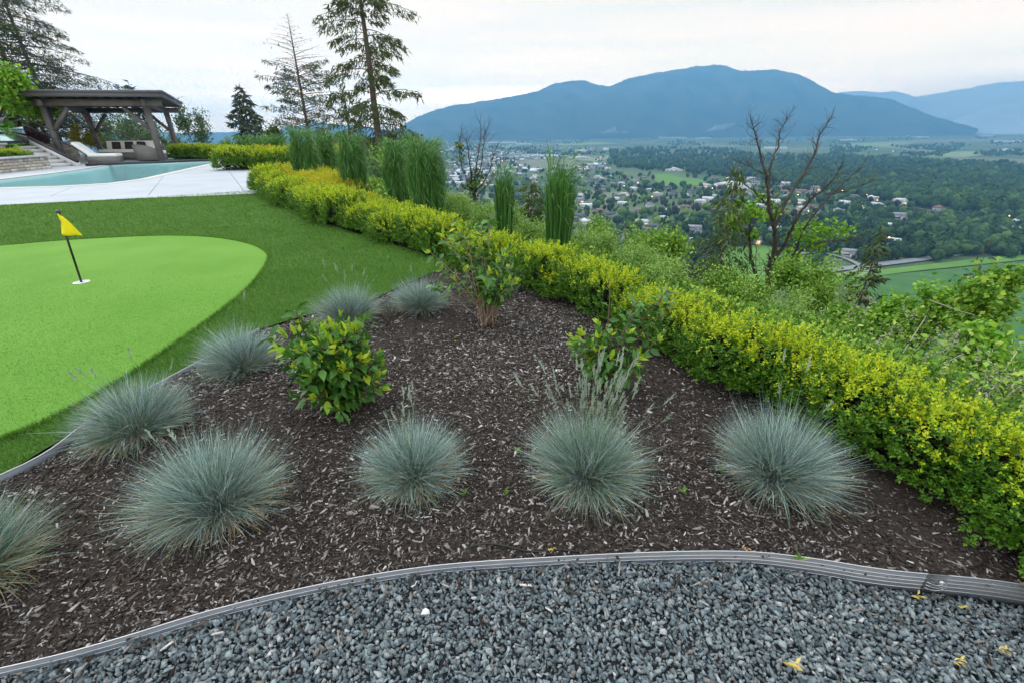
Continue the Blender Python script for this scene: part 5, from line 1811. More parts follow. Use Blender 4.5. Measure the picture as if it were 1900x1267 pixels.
def glass(label, a, b, za, zb, h):
    t = empty('glass_railing', (*((np.array(a) + b) / 2), (za + zb) / 2), label=label, cat='glass railing')
    a, b = np.array(a), np.array(b); d = nrm(b - a); nn = np.array((-d[1], d[0])) * .008
    mb = MB()
    mb.add([(*(a - nn), za), (*(b - nn), zb), (*(b + nn), zb), (*(a + nn), za), (*(a - nn), za + h), (*(b - nn), zb + h), (*(b + nn), zb + h), (*(a + nn), za + h)], BOXF)
    mb.build('glass_pane', gm, t).location = -t.location
    mb = MB(); mb.beam((*a, za + .03), (*b, zb + .03), .07, .10); mb.build('base_channel', m_blk, t).location = -t.location
    return t
g0 = w0 + nw * 1.62 - dw * 7; g1 = np.array(AY(28, 262, 24.0)[:2])
glass('glass railing panel on the upper stone wall at the picture edge', g0, w0 + nw * 1.62 + dw * .6, 1.06, 1.06, 1.05)
ga, gb = w0 + nw * 1.62 + dw * 1.6, w1 + nw * 1.4
glass('glass railing panel above the staircase before the purple shrub', ga, gb + dw * 1.2, 1.06, 1.06, 1.0)
hr = empty('handrail', (*st0, 0), label='thin black sloping handrail along the stone steps', cat='handrail')
mb = MB()
ra, rb_ = AY(36, 215, st0[1] + 1.8), AY(124, 254, st0[1] + .3)
mb.tube([ra, rb_], .022, 8)
mb.build('rail', m_blk, hr).location = -hr.location
rc, rd, re_ = AY(40, 233, st0[1] + 1.8), AY(50, 234, st0[1] + 1.6), AY(131, 272, st0[1] + .2)
mb = MB(); mb.tube([rc, rd, re_], .018, 8); mb.build('lower_rail', m_blk, hr).location = -hr.location

# ================================================================== TREES AND SLOPE PLANTS
m_bark = pmat('conifer_bark', (.055, .045, .040), .95, noise=(6, (.11, .095, .085), .25, 8))
m_dbark = pmat('mossy_bark', (.020, .017, .013), .95, noise=(7, (.070, .066, .050), .2, 8), bump=(30, .6, .02))
m_grey = pmat('weathered_wood', (.20, .19, .18), .9, noise=(9, (.36, .34, .33), .25, 8))
m_fir = islandmat('fir_needles', [(0, (.030, .050, .022)), (.6, (.060, .095, .032)), (1, (.11, .15, .04))], .7, .15, spec=.2)
m_firb = islandmat('fir_needles_bluish', [(0, (.040, .062, .048)), (.6, (.070, .105, .075)), (1, (.11, .15, .085))], .7, .15, spec=.2)
m_firg = islandmat('cedar_sprays', [(0, (.035, .075, .018)), (.6, (.075, .14, .03)), (1, (.14, .20, .05))], .6, .2, spec=.2)
SPR = (np.array([(0, -.5, 0), (0, .5, 0), (.4, .42, .02), (1, 0, -.03), (.55, -.45, .02)]), np.array([(0, 1, 2, 3, 4)]))

def conifer(x, y, z0, z1, label, seed, prof, tr=.2, nb=90, dens=26, spray=(.26, .07), droop=.5, up0=.1, mat=None, bark=None, bare=None, cat='tree', name='conifer_tree', lean=0.0, twig=True, group=None):
    """prof: list of (height fraction, branch length); bare: height fraction above which needles thin out"""
    rng = np.random.default_rng(seed)
    H = z1 - z0
    t = empty(name, (x, y, z0), label=label, cat=cat, group=group)
    tk, br, nd = MB(), MB(), MB()
    zz = np.linspace(0, H, 14)
    wob = np.c_[np.cumsum(rng.normal(0, .012 * H / 14, 14)) + lean * zz, np.cumsum(rng.normal(0, .012 * H / 14, 14)), zz]
    tk.tube(wob, tr * (1 - zz / H) ** .8 + tr * .04, 9)
    tk.build('trunk', bark or m_bark, t, smooth=True)
    pf = np.array(prof)
    lo_, hi_ = pf[0, 0], pf[-1, 0]
    for k in range(nb):
        f = lo_ + (hi_ - lo_) * (k + rng.random()) / nb
        bl = np.interp(f, pf[:, 0], pf[:, 1]) * rng.uniform(.35, 1.15)
        az = k * 2.39996 + rng.normal(0, .35)
        o = np.array([np.interp(f * H, zz, wob[:, i]) for i in range(3)])
        d = np.array((math.cos(az), math.sin(az), 0))
        m_ = 7
        ss = np.linspace(0, 1, m_)
        pts = o + d * (ss * bl)[:, None] + np.array((0, 0, 1.0)) * (up0 * ss * bl - droop * bl * ss ** 2 * .55)[:, None]
        pts[:, :2] += rng.normal(0, .035 * bl, (m_, 2)) * ss[:, None]
        pts[:, 2] += bl * rng.normal(0, .10) * ss
        br.tube(pts, np.linspace(max(.012, bl * .012), .004, m_) * (tr / .2) ** .4, 4)
        thin = 1.0
        if bare is not None and f > bare[0]: thin = bare[1]
        cnt = int(dens * bl * thin * rng.uniform(.6, 1.3))
        if cnt:
            s_ = .22 + .78 * rng.random(cnt) ** .75
            P = np.stack([np.interp(s_, ss, pts[:, i]) for i in range(3)], 1)
            sdv = np.cross(d, (0, 0, 1))
            sd_s = rng.choice([-1, 1], cnt)[:, None]
            wd = (.42 * bl * (1 - s_ * .75) * rng.random(cnt))[:, None]
            P = P + sdv * sd_s * wd - np.array((0, 0, 1.0)) * (wd * .35 + rng.random((cnt, 1)) ** 2 * .16 * bl * droop) + rng.normal(0, .03 * bl ** .5, (cnt, 3))
            D = nrm(d * .55 + sdv * sd_s * .55 + np.array((0, 0, -.35 - droop * .8)) + rng.normal(0, .50, (cnt, 3)))
            leaves(nd, P, D, spray[0] * rng.uniform(.6, 1.25, cnt), spray[1] * rng.uniform(.6, 1.2, cnt), rng, SPR, up=(0, 0, .6))
            if twig:
                c2_ = cnt // 6
                for q in range(c2_):
                    br.tube([P[q] - D[q] * .02, P[q] + D[q] * spray[0] * 1.3], [.005, .002], 3, cap=False)
    br.build('branches', bark or m_bark, t)
    if nd.V: nd.build('foliage', mat or m_fir, t)
    return t

def fz(x, y): return float(tz(x, y))
# the big fir, its top out of the frame
b_ = AY(708, 300, 23.0); e_ = AY(668, -190, 23.0)
conifer(b_[0], 23, fz(b_[0], 23), e_[2], 'tall ragged fir reaching past the picture top, with drooping boughs', 41,
        [(.02, 1.5), (.14, 2.5), (.22, 2.9), (.30, 1.9), (.40, 2.1), (.52, 1.7), (.62, 2.1), (.74, 2.2), (.85, 1.8), (1, .2)], tr=.17, nb=92, dens=84, spray=(.22, .05), droop=.70, up0=.20, lean=-.004)
b_ = AY(655, 290, 27)
conifer(b_[0], 27, fz(b_[0], 27), AY(648, 150, 27)[2], 'thin half-dead fir just beside the tall ragged fir', 42, [(.1, 1.2), (.4, 1.4), (.8, .8), (1, .1)], tr=.10, nb=46, dens=22, spray=(.30, .07), droop=.5)
# blue-grey snag with bare top
b_ = AY(574, 252, 40); e_ = AY(541, 25, 40)
conifer(b_[0], 40, fz(b_[0], 40), e_[2], 'half-dead fir with a bare thorny top beside the tall fir', 43, [(.30, 3.0), (.45, 3.4), (.62, 3.3), (.78, 2.3), (.9, 1.2), (1, .1)], tr=.16, nb=120, dens=32,
        spray=(.24, .06), droop=.22, up0=.30, mat=m_firb, bare=(.70, .06))
# spruce near the pool end
b_ = AY(467, 262, 46); e_ = AY(455, 155, 46)
conifer(b_[0], 46, fz(b_[0], 46), e_[2], 'regular pointed spruce standing over the poolside hedge', 44, [(.25, 2.3), (.5, 2.1), (.75, 1.3), (.93, .5), (1, .05)], tr=.16, nb=80, dens=34, spray=(.50, .14), droop=.4, up0=.05, mat=m_firb)
b_ = AY(263, 230, 52); e_ = AY(254, 150, 52)
conifer(b_[0], 52, fz(b_[0], 52), e_[2], 'small pointed spruce tip showing over the pergola roof', 45, [(.3, 2.2), (.8, 1.2), (1, .05)], tr=.14, nb=60, dens=30, spray=(.55, .15), droop=.4, mat=m_firb)
# the pair of pale firs and one cut by the frame
for i, (Xb, Xt, yy, lab, sd2, R_) in enumerate([(100, 30, 36, 'tall thin-needled fir nearest the pergola roof, top out of frame', 46, 5.0), (62, -28, 33, 'tall thin-needled fir second from the pergola, partly hidden by its neighbour', 47, 4.2), (0, -110, 30, 'dark-boughed fir cut by the picture edge', 48, 3.4)]):
    b_ = AY(Xb, 235, yy); e_ = AY(Xt, -150, yy)
    conifer(b_[0], yy, max(fz(b_[0], yy), 0) - .1, e_[2], lab, sd2, [(.12, R_), (.35, R_ * 1.0), (.6, R_ * .72), (.85, R_ * .42), (1, .2)], tr=.16, nb=125, dens=52, spray=(.22, .05), droop=.30, up0=-.05, mat=m_firb if i < 2 else m_fir, lean=0)

# ---- broadleaf trees and bushes
def limb(mb, tips, p, d, L, r, depth, rng, spread=.6, upb=.25, split=(2, 3), taper=.62):
    n = 5
    pts = [p]
    dd = d
    for k in range(n - 1):
        dd = nrm(dd + rng.normal(0, .10, 3) + np.array((0, 0, upb * .12)))
        pts.append(pts[-1] + dd * L / (n - 1))
    mb.tube(pts, np.linspace(r, r * taper, n), 5 if r > .01 else 4, cap=False)
    if depth == 0:
        tips.append((pts[-1], dd)); tips.append((pts[2], dd))
        return
    for k in range(int(rng.integers(split[0], split[1] + 1))):
        q = pts[-1] if k == 0 else pts[int(rng.integers(2, n))]
        v = nrm(dd + rng.normal(0, spread, 3) + np.array((0, 0, upb)))
        limb(mb, tips, q, v, L * rng.uniform(.55, .82), r * taper * (.9 if k == 0 else .7), depth - 1, rng, spread, upb, split, taper)

def broadleaf(x, y, z0, H, R, label, seed, mat, leaf=(.08, .06), nleaf=9000, clump=.28, bark=None, stems=1, cat='tree', name='broadleaf_tree', depth=4, tr=.06, tpl=LEAF4, group=None, droop=0.0):
    rng = np.random.default_rng(seed)
    t = empty(name, (x, y, z0), label=label, cat=cat, group=group)
    br, lv = MB(), MB()
    tips = []
    for s_ in range(stems):
        d = nrm(np.array((rng.normal(0, .25 * (stems > 1) + .05), rng.normal(0, .25 * (stems > 1) + .05), 1)))
        limb(br, tips, np.array((rng.normal(0, .05 * stems), rng.normal(0, .05 * stems), 0)), d, H * .38, tr, depth, rng, .42 * min(1.6, R / H * 2.4), .25)
    T = np.array([q[0] for q in tips])
    # fit the crown to the wanted height and radius
    mx = T[:, 2].max(); rx = np.percentile(np.hypot(T[:, 0], T[:, 1]), 92)
    sc3 = np.array((R * .86 / rx, R * .86 / rx, (H - clump * .5) / mx))
    for V in br.V: V *= sc3
    T = T * sc3
    k = rng.integers(0, len(T), nleaf)
    P = T[k] + rng.normal(0, clump * .5, (nleaf, 3)) * rng.random((nleaf, 1)) ** .5 * 1.2
    P[:, 2] = np.maximum(P[:, 2], .05)
    D = nrm(rng.normal(0, 1, (nleaf, 3)) + nrm(P - T[k]) * .6 + (0, 0, .1 - droop))
    l_ = leaf[0] * rng.uniform(.6, 1.2, nleaf)
    leaves(lv, P, D, l_, l_ * leaf[1] / leaf[0], rng, tpl, up=(0, 0, 1.2))
    br.build('trunk' if stems == 1 else 'stems', bark or m_dbark, t, smooth=True)
    lv.build('crown' if cat == 'tree' else 'foliage', mat, t)
    return t
m_mapb = islandmat('maple_bright', [(0, (.07, .20, .014)), (.5, (.17, .38, .026)), (1, (.34, .56, .05))], .5, .35, spec=.3)
m_pl = islandmat('poplar_leaf', [(0, (.07, .13, .055)), (1, (.17, .26, .12))], .55, .25, spec=.3)
m_fl = islandmat('feathery_green', [(0, (.10, .22, .035)), (.6, (.25, .42, .085)), (1, (.46, .60, .19))], .6, .3, spec=.2)
m_rl = islandmat('round_leaf', [(0, (.07, .18, .018)), (.6, (.16, .34, .032)), (1, (.38, .52, .06))], .5, .3, spec=.3)
m_ul = islandmat('undergrowth', [(0, (.040, .11, .014)), (.4, (.12, .26, .03)), (.8, (.26, .43, .05)), (1, (.46, .60, .12))], .6, .25, spec=.2)
m_purple = islandmat('purple_leaf', [(0, (.035, .008, .014)), (1, (.10, .02, .03))], .55, .2)
m_yg = islandmat('yellow_conifer', [(0, (.16, .20, .02)), (1, (.40, .36, .03))], .6, .2)

p = AY(20, 240, 25); broadleaf(p[0] - .3, 25, .9, AY(20, 125, 25)[2] - .9, 2.3, 'bright green maple rising behind the glass railing', 51, m_mapb, (.20, .16), 9000, .5, tr=.08)
p = AY(78, 240, 27); broadleaf(p[0], 27, .9, AY(70, 178, 27)[2] - .9, 1.3, 'smaller bright green maple at the pergola roof corner', 52, m_mapb, (.18, .14), 4200, .42, tr=.06)
p = AY(40, 235, 26); broadleaf(p[0] + .3, 26, .9, .75, .6, 'dark purple-leaved shrub behind the glass railing', 53, m_purple, (.10, .06), 3500, .3, cat='shrub', name='purple_shrub', stems=3, tr=.02)
p = AY(15, 245, 27); broadleaf(p[0] - .6, 27, .9, 1.0, 1.3, 'dark green rounded shrub behind the glass railing at the picture edge', 54, m_rl, (.12, .08), 3500, .35, cat='shrub', name='rounded_shrub', stems=3, tr=.02)
for i, (X, yy, h) in enumerate(((148, 31, 1.9), (160, 32.5, 1.5), (172, 33.5, 1.6))):
    p = AY(X, 262, yy); broadleaf(p[0], yy, 0, h, .45, ['first', 'second', 'third'][i] + ' yellow-tipped upright shrub counted from the tan wall under the pergola', 55 + i, m_yg, (.12, .04), 2200, .22, cat='shrub', name='upright_shrub', stems=2, tr=.02)
def dist_tree(X, Yt, Yb, yy, Rpx, label, seed, mat, leaf, n, clump, **k):
    p = AY(X, Yb, yy); z0 = fz(p[0], yy); H = AY(X, Yt, yy)[2] - z0
    f = yy * CP + 1
    return broadleaf(p[0], yy, z0, H, Rpx / FPX * f, label, seed, mat, leaf, n, clump, **k)
dist_tree(366, 188, 280, 42, 17, 'pale loose poplar just past the pergola corner', 61, m_pl, (.20, .14), 900, .6, tr=.10)
dist_tree(400, 200, 280, 43, 22, 'wider pale poplar between the first one and the spruce', 62, m_pl, (.20, .14), 1000, .65, tr=.10)
for i, (X, Yt, yy, R_) in enumerate(((196, 216, 44, 26), (232, 212, 47, 22), (268, 216, 43, 26), (300, 226, 47, 24), (214, 228, 52, 30), (322, 240, 50, 20))):
    dist_tree(X, Yt, 285, yy, R_, ['dark loose tree seen under the pergola next to its inner post', 'slim tree at the middle of the pergola opening', 'dark loose tree behind the daybed under the pergola', 'low tree between the two outer pergola posts', 'grey-green tree behind the pergola sofa', 'small tree just outside the far pergola post'][i], 63 + i, m_pl, (.22, .15), 1000, .8, tr=.10)
# bushy skyline between the pool end and the tall fir
for i, (X, Yt, yy, R_, mt) in enumerate(((345, 262, 46, 22, m_pl), (425, 258, 44, 26, m_rl), (530, 235, 38, 22, m_firg), (510, 262, 36, 24, m_rl), (620, 240, 32, 20, m_pl), (600, 262, 30, 22, m_fir), (690, 262, 26, 26, m_pl), (748, 238, 22, 22, m_fir), (776, 262, 19, 16, m_fir), (720, 285, 16, 26, m_rl), (670, 300, 15, 20, m_pl))):
    dist_tree(X, Yt, 300, yy, R_, ['scrubby sapling behind the far clipped hedge', 'rounded green scrub under the spruce', 'narrow cedar sapling before the bare-topped fir', 'rounded green scrub beside the far grasses', 'thin sapling between the two largest firs', 'dark scrub at the foot of the bare-topped fir',
                                  'loose sapling at the foot of the tall fir', 'dark leaning sapling to the valley side of the tall fir', 'small dark fir sapling by the broadest grass', 'green scrub behind the arching grasses', 'thin scrub between two arching grasses'][i], 80 + i, mt, (.15 if yy < 30 else .22, .10), 1500, .5, cat='tree' if i in (0, 2, 4, 6, 7, 8) else 'shrub', name='sapling' if i in (0, 2, 4, 6, 7, 8) else 'scrub', tr=.06)

# ---- bushes on the slope just behind the hedge
BUSH = [  # X, Ytop, dist y, radius px, kind, label
    (858, 345, 9.2, 46, 'f', 'feathery pale green bush between the broadest grass and the small bare tree'),
    (900, 372, 8.2, 42, 'f', 'feathery bush under the small bare tree'),
    (962, 372, 7.6, 34, 'f', 'feathery bush between the two stiff column grasses'),
    (985, 412, 6.6, 40, 'f', 'low feathery bush at the foot of the tallest column grass'),
    (1112, 392, 7.6, 26, 'r', 'slim yellow-green sapling shoot past the tallest column grass'),
    (1105, 420, 6.2, 62, 'f', 'wide feathery bush past the tallest column grass'),
    (1170, 408, 7.0, 52, 'r', 'yellow-tipped bramble bush below the lime valley trees'),
    (1175, 448, 5.4, 62, 'f', 'wide feathery bush in front of the bramble bush'),
    (1262, 418, 5.9, 62, 'r', 'round-leaved bush beside the drooping cedar'),
    (1245, 478, 4.6, 60, 'f', 'low feathery bush close behind the hedge, under the round-leaved bush'),
    (1330, 495, 4.6, 62, 'u', 'loose green bush in front of the drooping cedar'),
    (1400, 520, 4.8, 50, 'u', 'low scrub at the foot of the large bare tree'),
    (1470, 545, 4.4, 60, 'f', 'pale feathery bush behind the hedge below the gravel yard'),
    (1500, 475, 6.8, 48, 'r', 'leafy sapling beside the large bare tree'),
    (1545, 500, 6.2, 44, 'u', 'leafy scrub below the little spruce'),
    (1560, 585, 3.9, 60, 'u', 'tangled low scrub behind the hedge middle'),
    (1600, 570, 4.9, 50, 'm', 'young maple shrub with big leaves, first before the crop field'),
    (1655, 545, 4.9, 56, 'm', 'dense young maple shrub in the middle of the maple group'),
    (1722, 560, 4.6, 54, 'm', 'wide young maple shrub beside the weathered stump'),
    (1772, 520, 4.9, 34, 'm', 'tall upright maple shoot next to the weathered stump'),
    (1885, 490, 4.2, 66, 'm', 'tall maple shrub at the picture edge past the stump'),
    (1850, 610, 3.2, 66, 'm', 'low maple shrub below the stump'),
    (1690, 655, 3.1, 74, 'u', 'green tangled scrub behind the hedge with dry stalks'),
    (1780, 690, 2.6, 74, 'u', 'green tangled scrub among pale grass heads'),
    (1900, 690, 2.4, 80, 'u', 'yellow-green scrub at the picture edge above the hedge'),
    (1880, 780, 2.0, 60, 'u', 'low scrub touching the hedge at the picture edge'),
]
for i, (X, Yt, yy, R_, kd, lab) in enumerate(BUSH):
    p = AY(X, Yt, yy); z0 = fz(p[0], yy) - .05
    H = p[2] - z0
    R = R_ / FPX * (yy * CP + .5)
    mat, leaf, n, cl, tp = {'f': (m_fl, (.034, .009), 15000, .16, NEEDLE), 'r': (m_rl, (.044, .036), 4800, .15, LEAF4), 'm': (m_rl, (.052, .046), 5200, .13, LEAF4), 'u': (m_ul, (.030, .019), 10500, .18, LEAF4)}[kd]
    n = int(n * np.clip((R / .45) ** 1.6 * (H / 1.1), .5, 2.2))
    if kd == 'm': mat = m_mapb if i % 2 else m_rl
    broadleaf(p[0], yy, z0, H, R, lab, 400 + i, mat, leaf, n, cl * (.8 + .4 * R), cat='bush', name={'f': 'feathery_bush', 'r': 'leafy_bush', 'm': 'maple_shrub', 'u': 'scrub_bush'}[kd], stems=4, tr=.012, depth=4, tpl=tp)

# drooping cedar sapling and the little spruce
b_ = AY(1320, 560, 7.6); e_ = AY(1316, 300, 7.6)
conifer(b_[0], 7.6, fz(b_[0], 7.6), e_[2], 'slim drooping cedar in front of the village', 90, [(.1, .55), (.4, .62), (.7, .40), (.9, .16), (1, .04)], tr=.035, nb=80, dens=75, spray=(.10, .028), droop=1.0, up0=.1, mat=m_firg, twig=True)
b_ = AY(1590, 580, 11.5); e_ = AY(1600, 420, 11.5)
conifer(b_[0], 11.5, fz(b_[0], 11.5), e_[2], 'small dark spruce between the large bare tree and the crop field', 91, [(.2, .8), (.5, .72), (.8, .4), (1, .04)], tr=.05, nb=70, dens=60, spray=(.16, .05), droop=.5, mat=m_fir)
b_ = AY(1790, 560, 14); e_ = AY(1775, 445, 14)
conifer(b_[0], 14, fz(b_[0], 14), e_[2], 'thin grey conifer sapling over the maple shoot', 92, [(.4, .8), (.8, .55), (1, .1)], tr=.04, nb=30, dens=26, spray=(.18, .05), droop=.3, mat=m_firb)
b_ = AY(985, 400, 12); e_ = AY(985, 335, 12)
conifer(b_[0], 12, fz(b_[0], 12), e_[2], 'small fir sapling between the two stiff column grasses', 93, [(.3, .9), (.8, .5), (1, .05)], tr=.04, nb=60, dens=44, spray=(.16, .05), droop=.4, mat=m_firg)

# large bare tree: limbs laid out as seen, each at its own depth
def skel(label, name, y0, limbs, seed, sub=1.0, leafspots=(), mat=None, cat='tree', r0=.12):
    rng = np.random.default_rng(seed)
    f0 = limbs[0][1][0]
    base = AY(f0[0], f0[1], y0)
    zb = fz(base[0], y0)
    t = empty(name, (base[0], y0, zb), label=label, cat=cat)
    br, tw = MB(), MB()
    org = np.array((base[0], y0, zb))
    first = True
    for (rs, pts, dy) in limbs:
        P = []
        for k, (X, Y) in enumerate(pts):
            P.append(AY(X, Y, y0 + dy * k / max(1, len(pts) - 1) + dy * .0))
        P = np.array(P)
        if first:
            P = np.vstack([[org[0], org[1], zb - .1], P]); first = False
        C_ = catmull(P, 6) - org
        C_ = C_ + rng.normal(0, .008, C_.shape)
        rr = np.linspace(rs[0], rs[1], len(C_)) * .60
        br.tube(C_, rr, 7)
        # side twigs
        n = len(C_)
        for k in range(int(n * .25), n):
            for _ in range(2 if k > n * .55 else 1):
              if rng.random() < .95 * sub:
                      T = nrm(C_[min(k + 1, n - 1)] - C_[max(k - 1, 0)])
                      v = nrm(T * .8 + rng.normal(0, .55, 3) + (0, 0, .25))
                      tips = []
                      fr_ = k / n
                      limb(tw, tips, C_[k], v, (.30 - .18 * fr_) * rng.uniform(.5, 1.1) * y0 / 9, max(.004, rr[k] * .30), 3, rng, .5, .15, (1, 3))
        tips = []
        limb(tw, tips, C_[-1], nrm(C_[-1] - C_[-3]), .15 * y0 / 9, rs[1] * .8, 3, rng, .35, .2, (2, 3))
    br.build('trunk', m_dbark, t, smooth=True)
    tw.build('twigs', m_dbark, t)
    if leafspots:
        lv = MB()
        for (X, Y, R_, n) in leafspots:
            c = np.array(AY(X, Y, y0 + rng.normal(0, .15))) - org
            R = R_ / FPX * (y0 * CP + .5)
            sub_c = c + rng.normal(0, R * .5, (max(3, n // 14), 3)) * (1, .8, .8)
            k = rng.integers(0, len(sub_c), n)
            P = sub_c[k] + rng.normal(0, R * .22, (n, 3))
            D = nrm(rng.normal(0, 1, (n, 3)) + (0, 0, -.1))
            leaves(lv, P, D, .075 * rng.uniform(.6, 1.2, n) * y0 / 9, .062 * y0 / 9, rng, LEAF4, up=(0, 0, 1))
        lv.build('crown', mat or m_mapb, t)
    return t
skel('large mossy bare tree with forked limbs rising over the village', 'bare_tree', 9.0, [
    ((.115, .088), [(1423, 552), (1427, 505), (1436, 479)], 0),
    ((.085, .030), [(1436, 479), (1438, 445), (1436, 422), (1429, 392), (1424, 350), (1420, 322)], -.3),
    ((.030, .009), [(1420, 322), (1411, 287), (1402, 254), (1396, 230)], -.5),
    ((.034, .009), [(1424, 345), (1431, 305), (1444, 272), (1447, 245), (1460, 222)], .5),
    ((.055, .010), [(1437, 425), (1456, 380), (1477, 344), (1498, 314), (1513, 281), (1522, 251), (1538, 226)], .7),
    ((.065, .009), [(1435, 481), (1459, 449), (1474, 413), (1504, 371), (1534, 347), (1558, 316)], -.7),
    ((.060, .010), [(1434, 545), (1459, 500), (1477, 464), (1492, 425), (1528, 377), (1555, 350), (1592, 316)], .4),
    ((.028, .007), [(1545, 360), (1582, 350), (1616, 337)], .6),
    ((.035, .008), [(1478, 472), (1516, 452), (1558, 446), (1590, 446)], -.4),
    ((.028, .007), [(1425, 382), (1405, 362), (1378, 338), (1360, 322)], -.3),
    ((.020, .006), [(1421, 325), (1399, 314), (1375, 302)], .3)], 95, 1.0,
    [(1430, 400, 14, 90), (1424, 372, 10, 60), (1412, 362, 8, 36), (1500, 440, 34, 260), (1535, 430, 26, 160), (1470, 470, 26, 180), (1560, 425, 20, 90), (1520, 480, 34, 200), (1450, 500, 24, 120), (1480, 430, 18, 90)])
skel('small bare-stemmed tree with a tuft of leaves beside the large bare tree', 'small_tree', 9.8, [
    ((.055, .045), [(1406, 540), (1400, 505), (1393, 476), (1391, 436)], 0),
    ((.030, .010), [(1391, 436), (1378, 420), (1370, 400)], -.3), ((.030, .010), [(1391, 436), (1400, 412), (1404, 390)], .3), ((.015, .006), [(1402, 520), (1403, 470), (1403, 440)], .3)], 96, .8,
    [(1375, 405, 24, 200), (1395, 395, 20, 150), (1365, 425, 16, 90), (1402, 430, 14, 80), (1385, 380, 14, 60), (1350, 410, 10, 30)])
skel('small dark bare-branched tree behind the slim column grass', 'bare_tree', 13, [
    ((.075, .05), [(884, 400), (880, 370), (876, 345)], 0),
    ((.035, .010), [(876, 345), (872, 310), (868, 280), (865, 262)], -.4), ((.040, .010), [(878, 350), (884, 310), (888, 280), (893, 245)], .3), ((.035, .010), [(880, 345), (893, 310), (897, 270), (899, 250)], .6),
    ((.030, .008), [(880, 360), (903, 330), (913, 300), (918, 280)], -.5), ((.028, .008), [(884, 365), (915, 330), (930, 300)], .5), ((.030, .010), [(872, 350), (858, 310), (852, 285), (853, 262)], .5)], 97, .9,
    [(858, 275, 10, 26), (868, 335, 16, 50), (890, 330, 14, 40), (878, 350, 18, 60), (856, 300, 10, 20)], m_firg)

# weathered stump
b_ = AY(1806, 640, 4.1)
zb = fz(b_[0], 4.1)
mb = MB()
H = AY(1832, 560, 4.1)[2] - zb
n = 18
V = []
rg2 = np.random.default_rng(8)
lev = np.linspace(0, 1, 9)
jag = .62 + .38 * np.exp(-((np.arange(n) - 2) / 2.6) ** 2) + rg2.uniform(-.10, .10, n)
rad = .34 * (1 + .18 * np.sin(np.arange(n) * 1.9) + rg2.normal(0, .05, n))
for l in lev:
    for a in range(n):
        th_a = a / n * 2 * math.pi
        r = rad[a] * (1.25 - .75 * l ** .7)
        V.append((r * math.cos(th_a) * .62 + .16 * l, r * math.sin(th_a) * .6, H * l * jag[a]))
F = [(i * n + a, i * n + (a + 1) % n, (i + 1) * n + (a + 1) % n, (i + 1) * n + a) for i in range(8) for a in range(n)]
mb.add(V, F)
V2 = [(v[0] * .75 + .04, v[1] * .75, v[2] * .9) for v in V[-n:]]
mb.add(V[-n:] + V2 + [(.12, 0, H * .45)], [(a, (a + 1) % n, n + (a + 1) % n, n + a) for a in range(n)])
mb.addm(V2 + [(.12, 0, H * .40)], [(a, (a + 1) % n, n) for a in range(n)])
o = mb.build('tree_stump', m_grey, label='jagged grey weathered stump among the maple shrubs', cat='tree stump')
o.location = (AY(1822, 565, 4.1)[0] - .12, 4.1, zb)

# dry stalks and pale grass heads above the far side of the hedge
m_dry = islandmat('dry_grass', [(0, (.30, .27, .20)), (1, (.55, .52, .44))], .8, .15)
for i, (X, Y, yy, n, L, lean, lab) in enumerate([(1680, 720, 2.9, 26, .50, .5, 'tuft of dry arching grass behind the hedge under the maple group'), (1800, 790, 2.4, 22, .34, .1, 'tuft of pale feathery grass heads behind the hedge'), (1745, 700, 3.0, 14, .42, .8, 'thin pale bent grass tuft beside the scrub'),
                                                (1640, 660, 3.5, 18, .42, -.2, 'dry grass tuft by the hedge crest'), (1850, 760, 2.2, 22, .34, .3, 'pale grass tuft above the hedge near the picture edge')]):
    rng = np.random.default_rng(700 + i)
    b_ = AY(X, Y, yy); z0 = fz(b_[0], yy)
    L = L + max(0, b_[2] - z0) * .9
    D = nrm(np.c_[rng.normal(lean * .4, .28, n), rng.normal(0, .3, n), np.ones(n)])
    t = empty('dry_grass', (b_[0], yy, z0), label=lab, cat='grass tuft')
    mb = MB(); tip = blades(mb, rng.normal(0, .05, (n, 3)) * (1, 1, 0), D, L * rng.uniform(.7, 1.2, n), .004, rng.uniform(.1, .9, n), rng, 6, 0, curl=.15)
    mb.build('stalks', m_dry, t)
    sh = MB()
    for k in range(10):
        leaves(sh, tip + rng.normal(0, .012, (n, 3)) - (0, 0, .010 * k), nrm(rng.normal(0, 1, (n, 3)) + (0, 0, .3)), .022, .006, rng, NEEDLE)
    sh.build('seed_heads', m_dry, t)
mb = MB()
for a, b in (((1672, 660, 3.1), (1718, 588, 3.3)), ((1716, 695, 2.8), (1788, 656, 2.9)), ((1782, 578, 4.0), (1826, 594, 4.1)), ((1862, 690, 2.6), (1895, 640, 3.0))):
    mb = MB()
    A_, B_ = np.array(AY(*a)), np.array(AY(*b))
    A2 = A_ + (A_ - B_) * 1.2
    mb.tube([A2, A_, (A_ + B_) / 2 + (0, 0, .012), B_], [.005, .004, .0035, .002], 5)
    mb.build('dry_stick', m_dry, label={1672: 'straight pale dry stick standing out of the scrub', 1716: 'pale dry stick leaning over the hedge crest', 1782: 'arched pale twig near the stump', 1862: 'pale twig by the picture edge'}[a[0]], cat='stick')

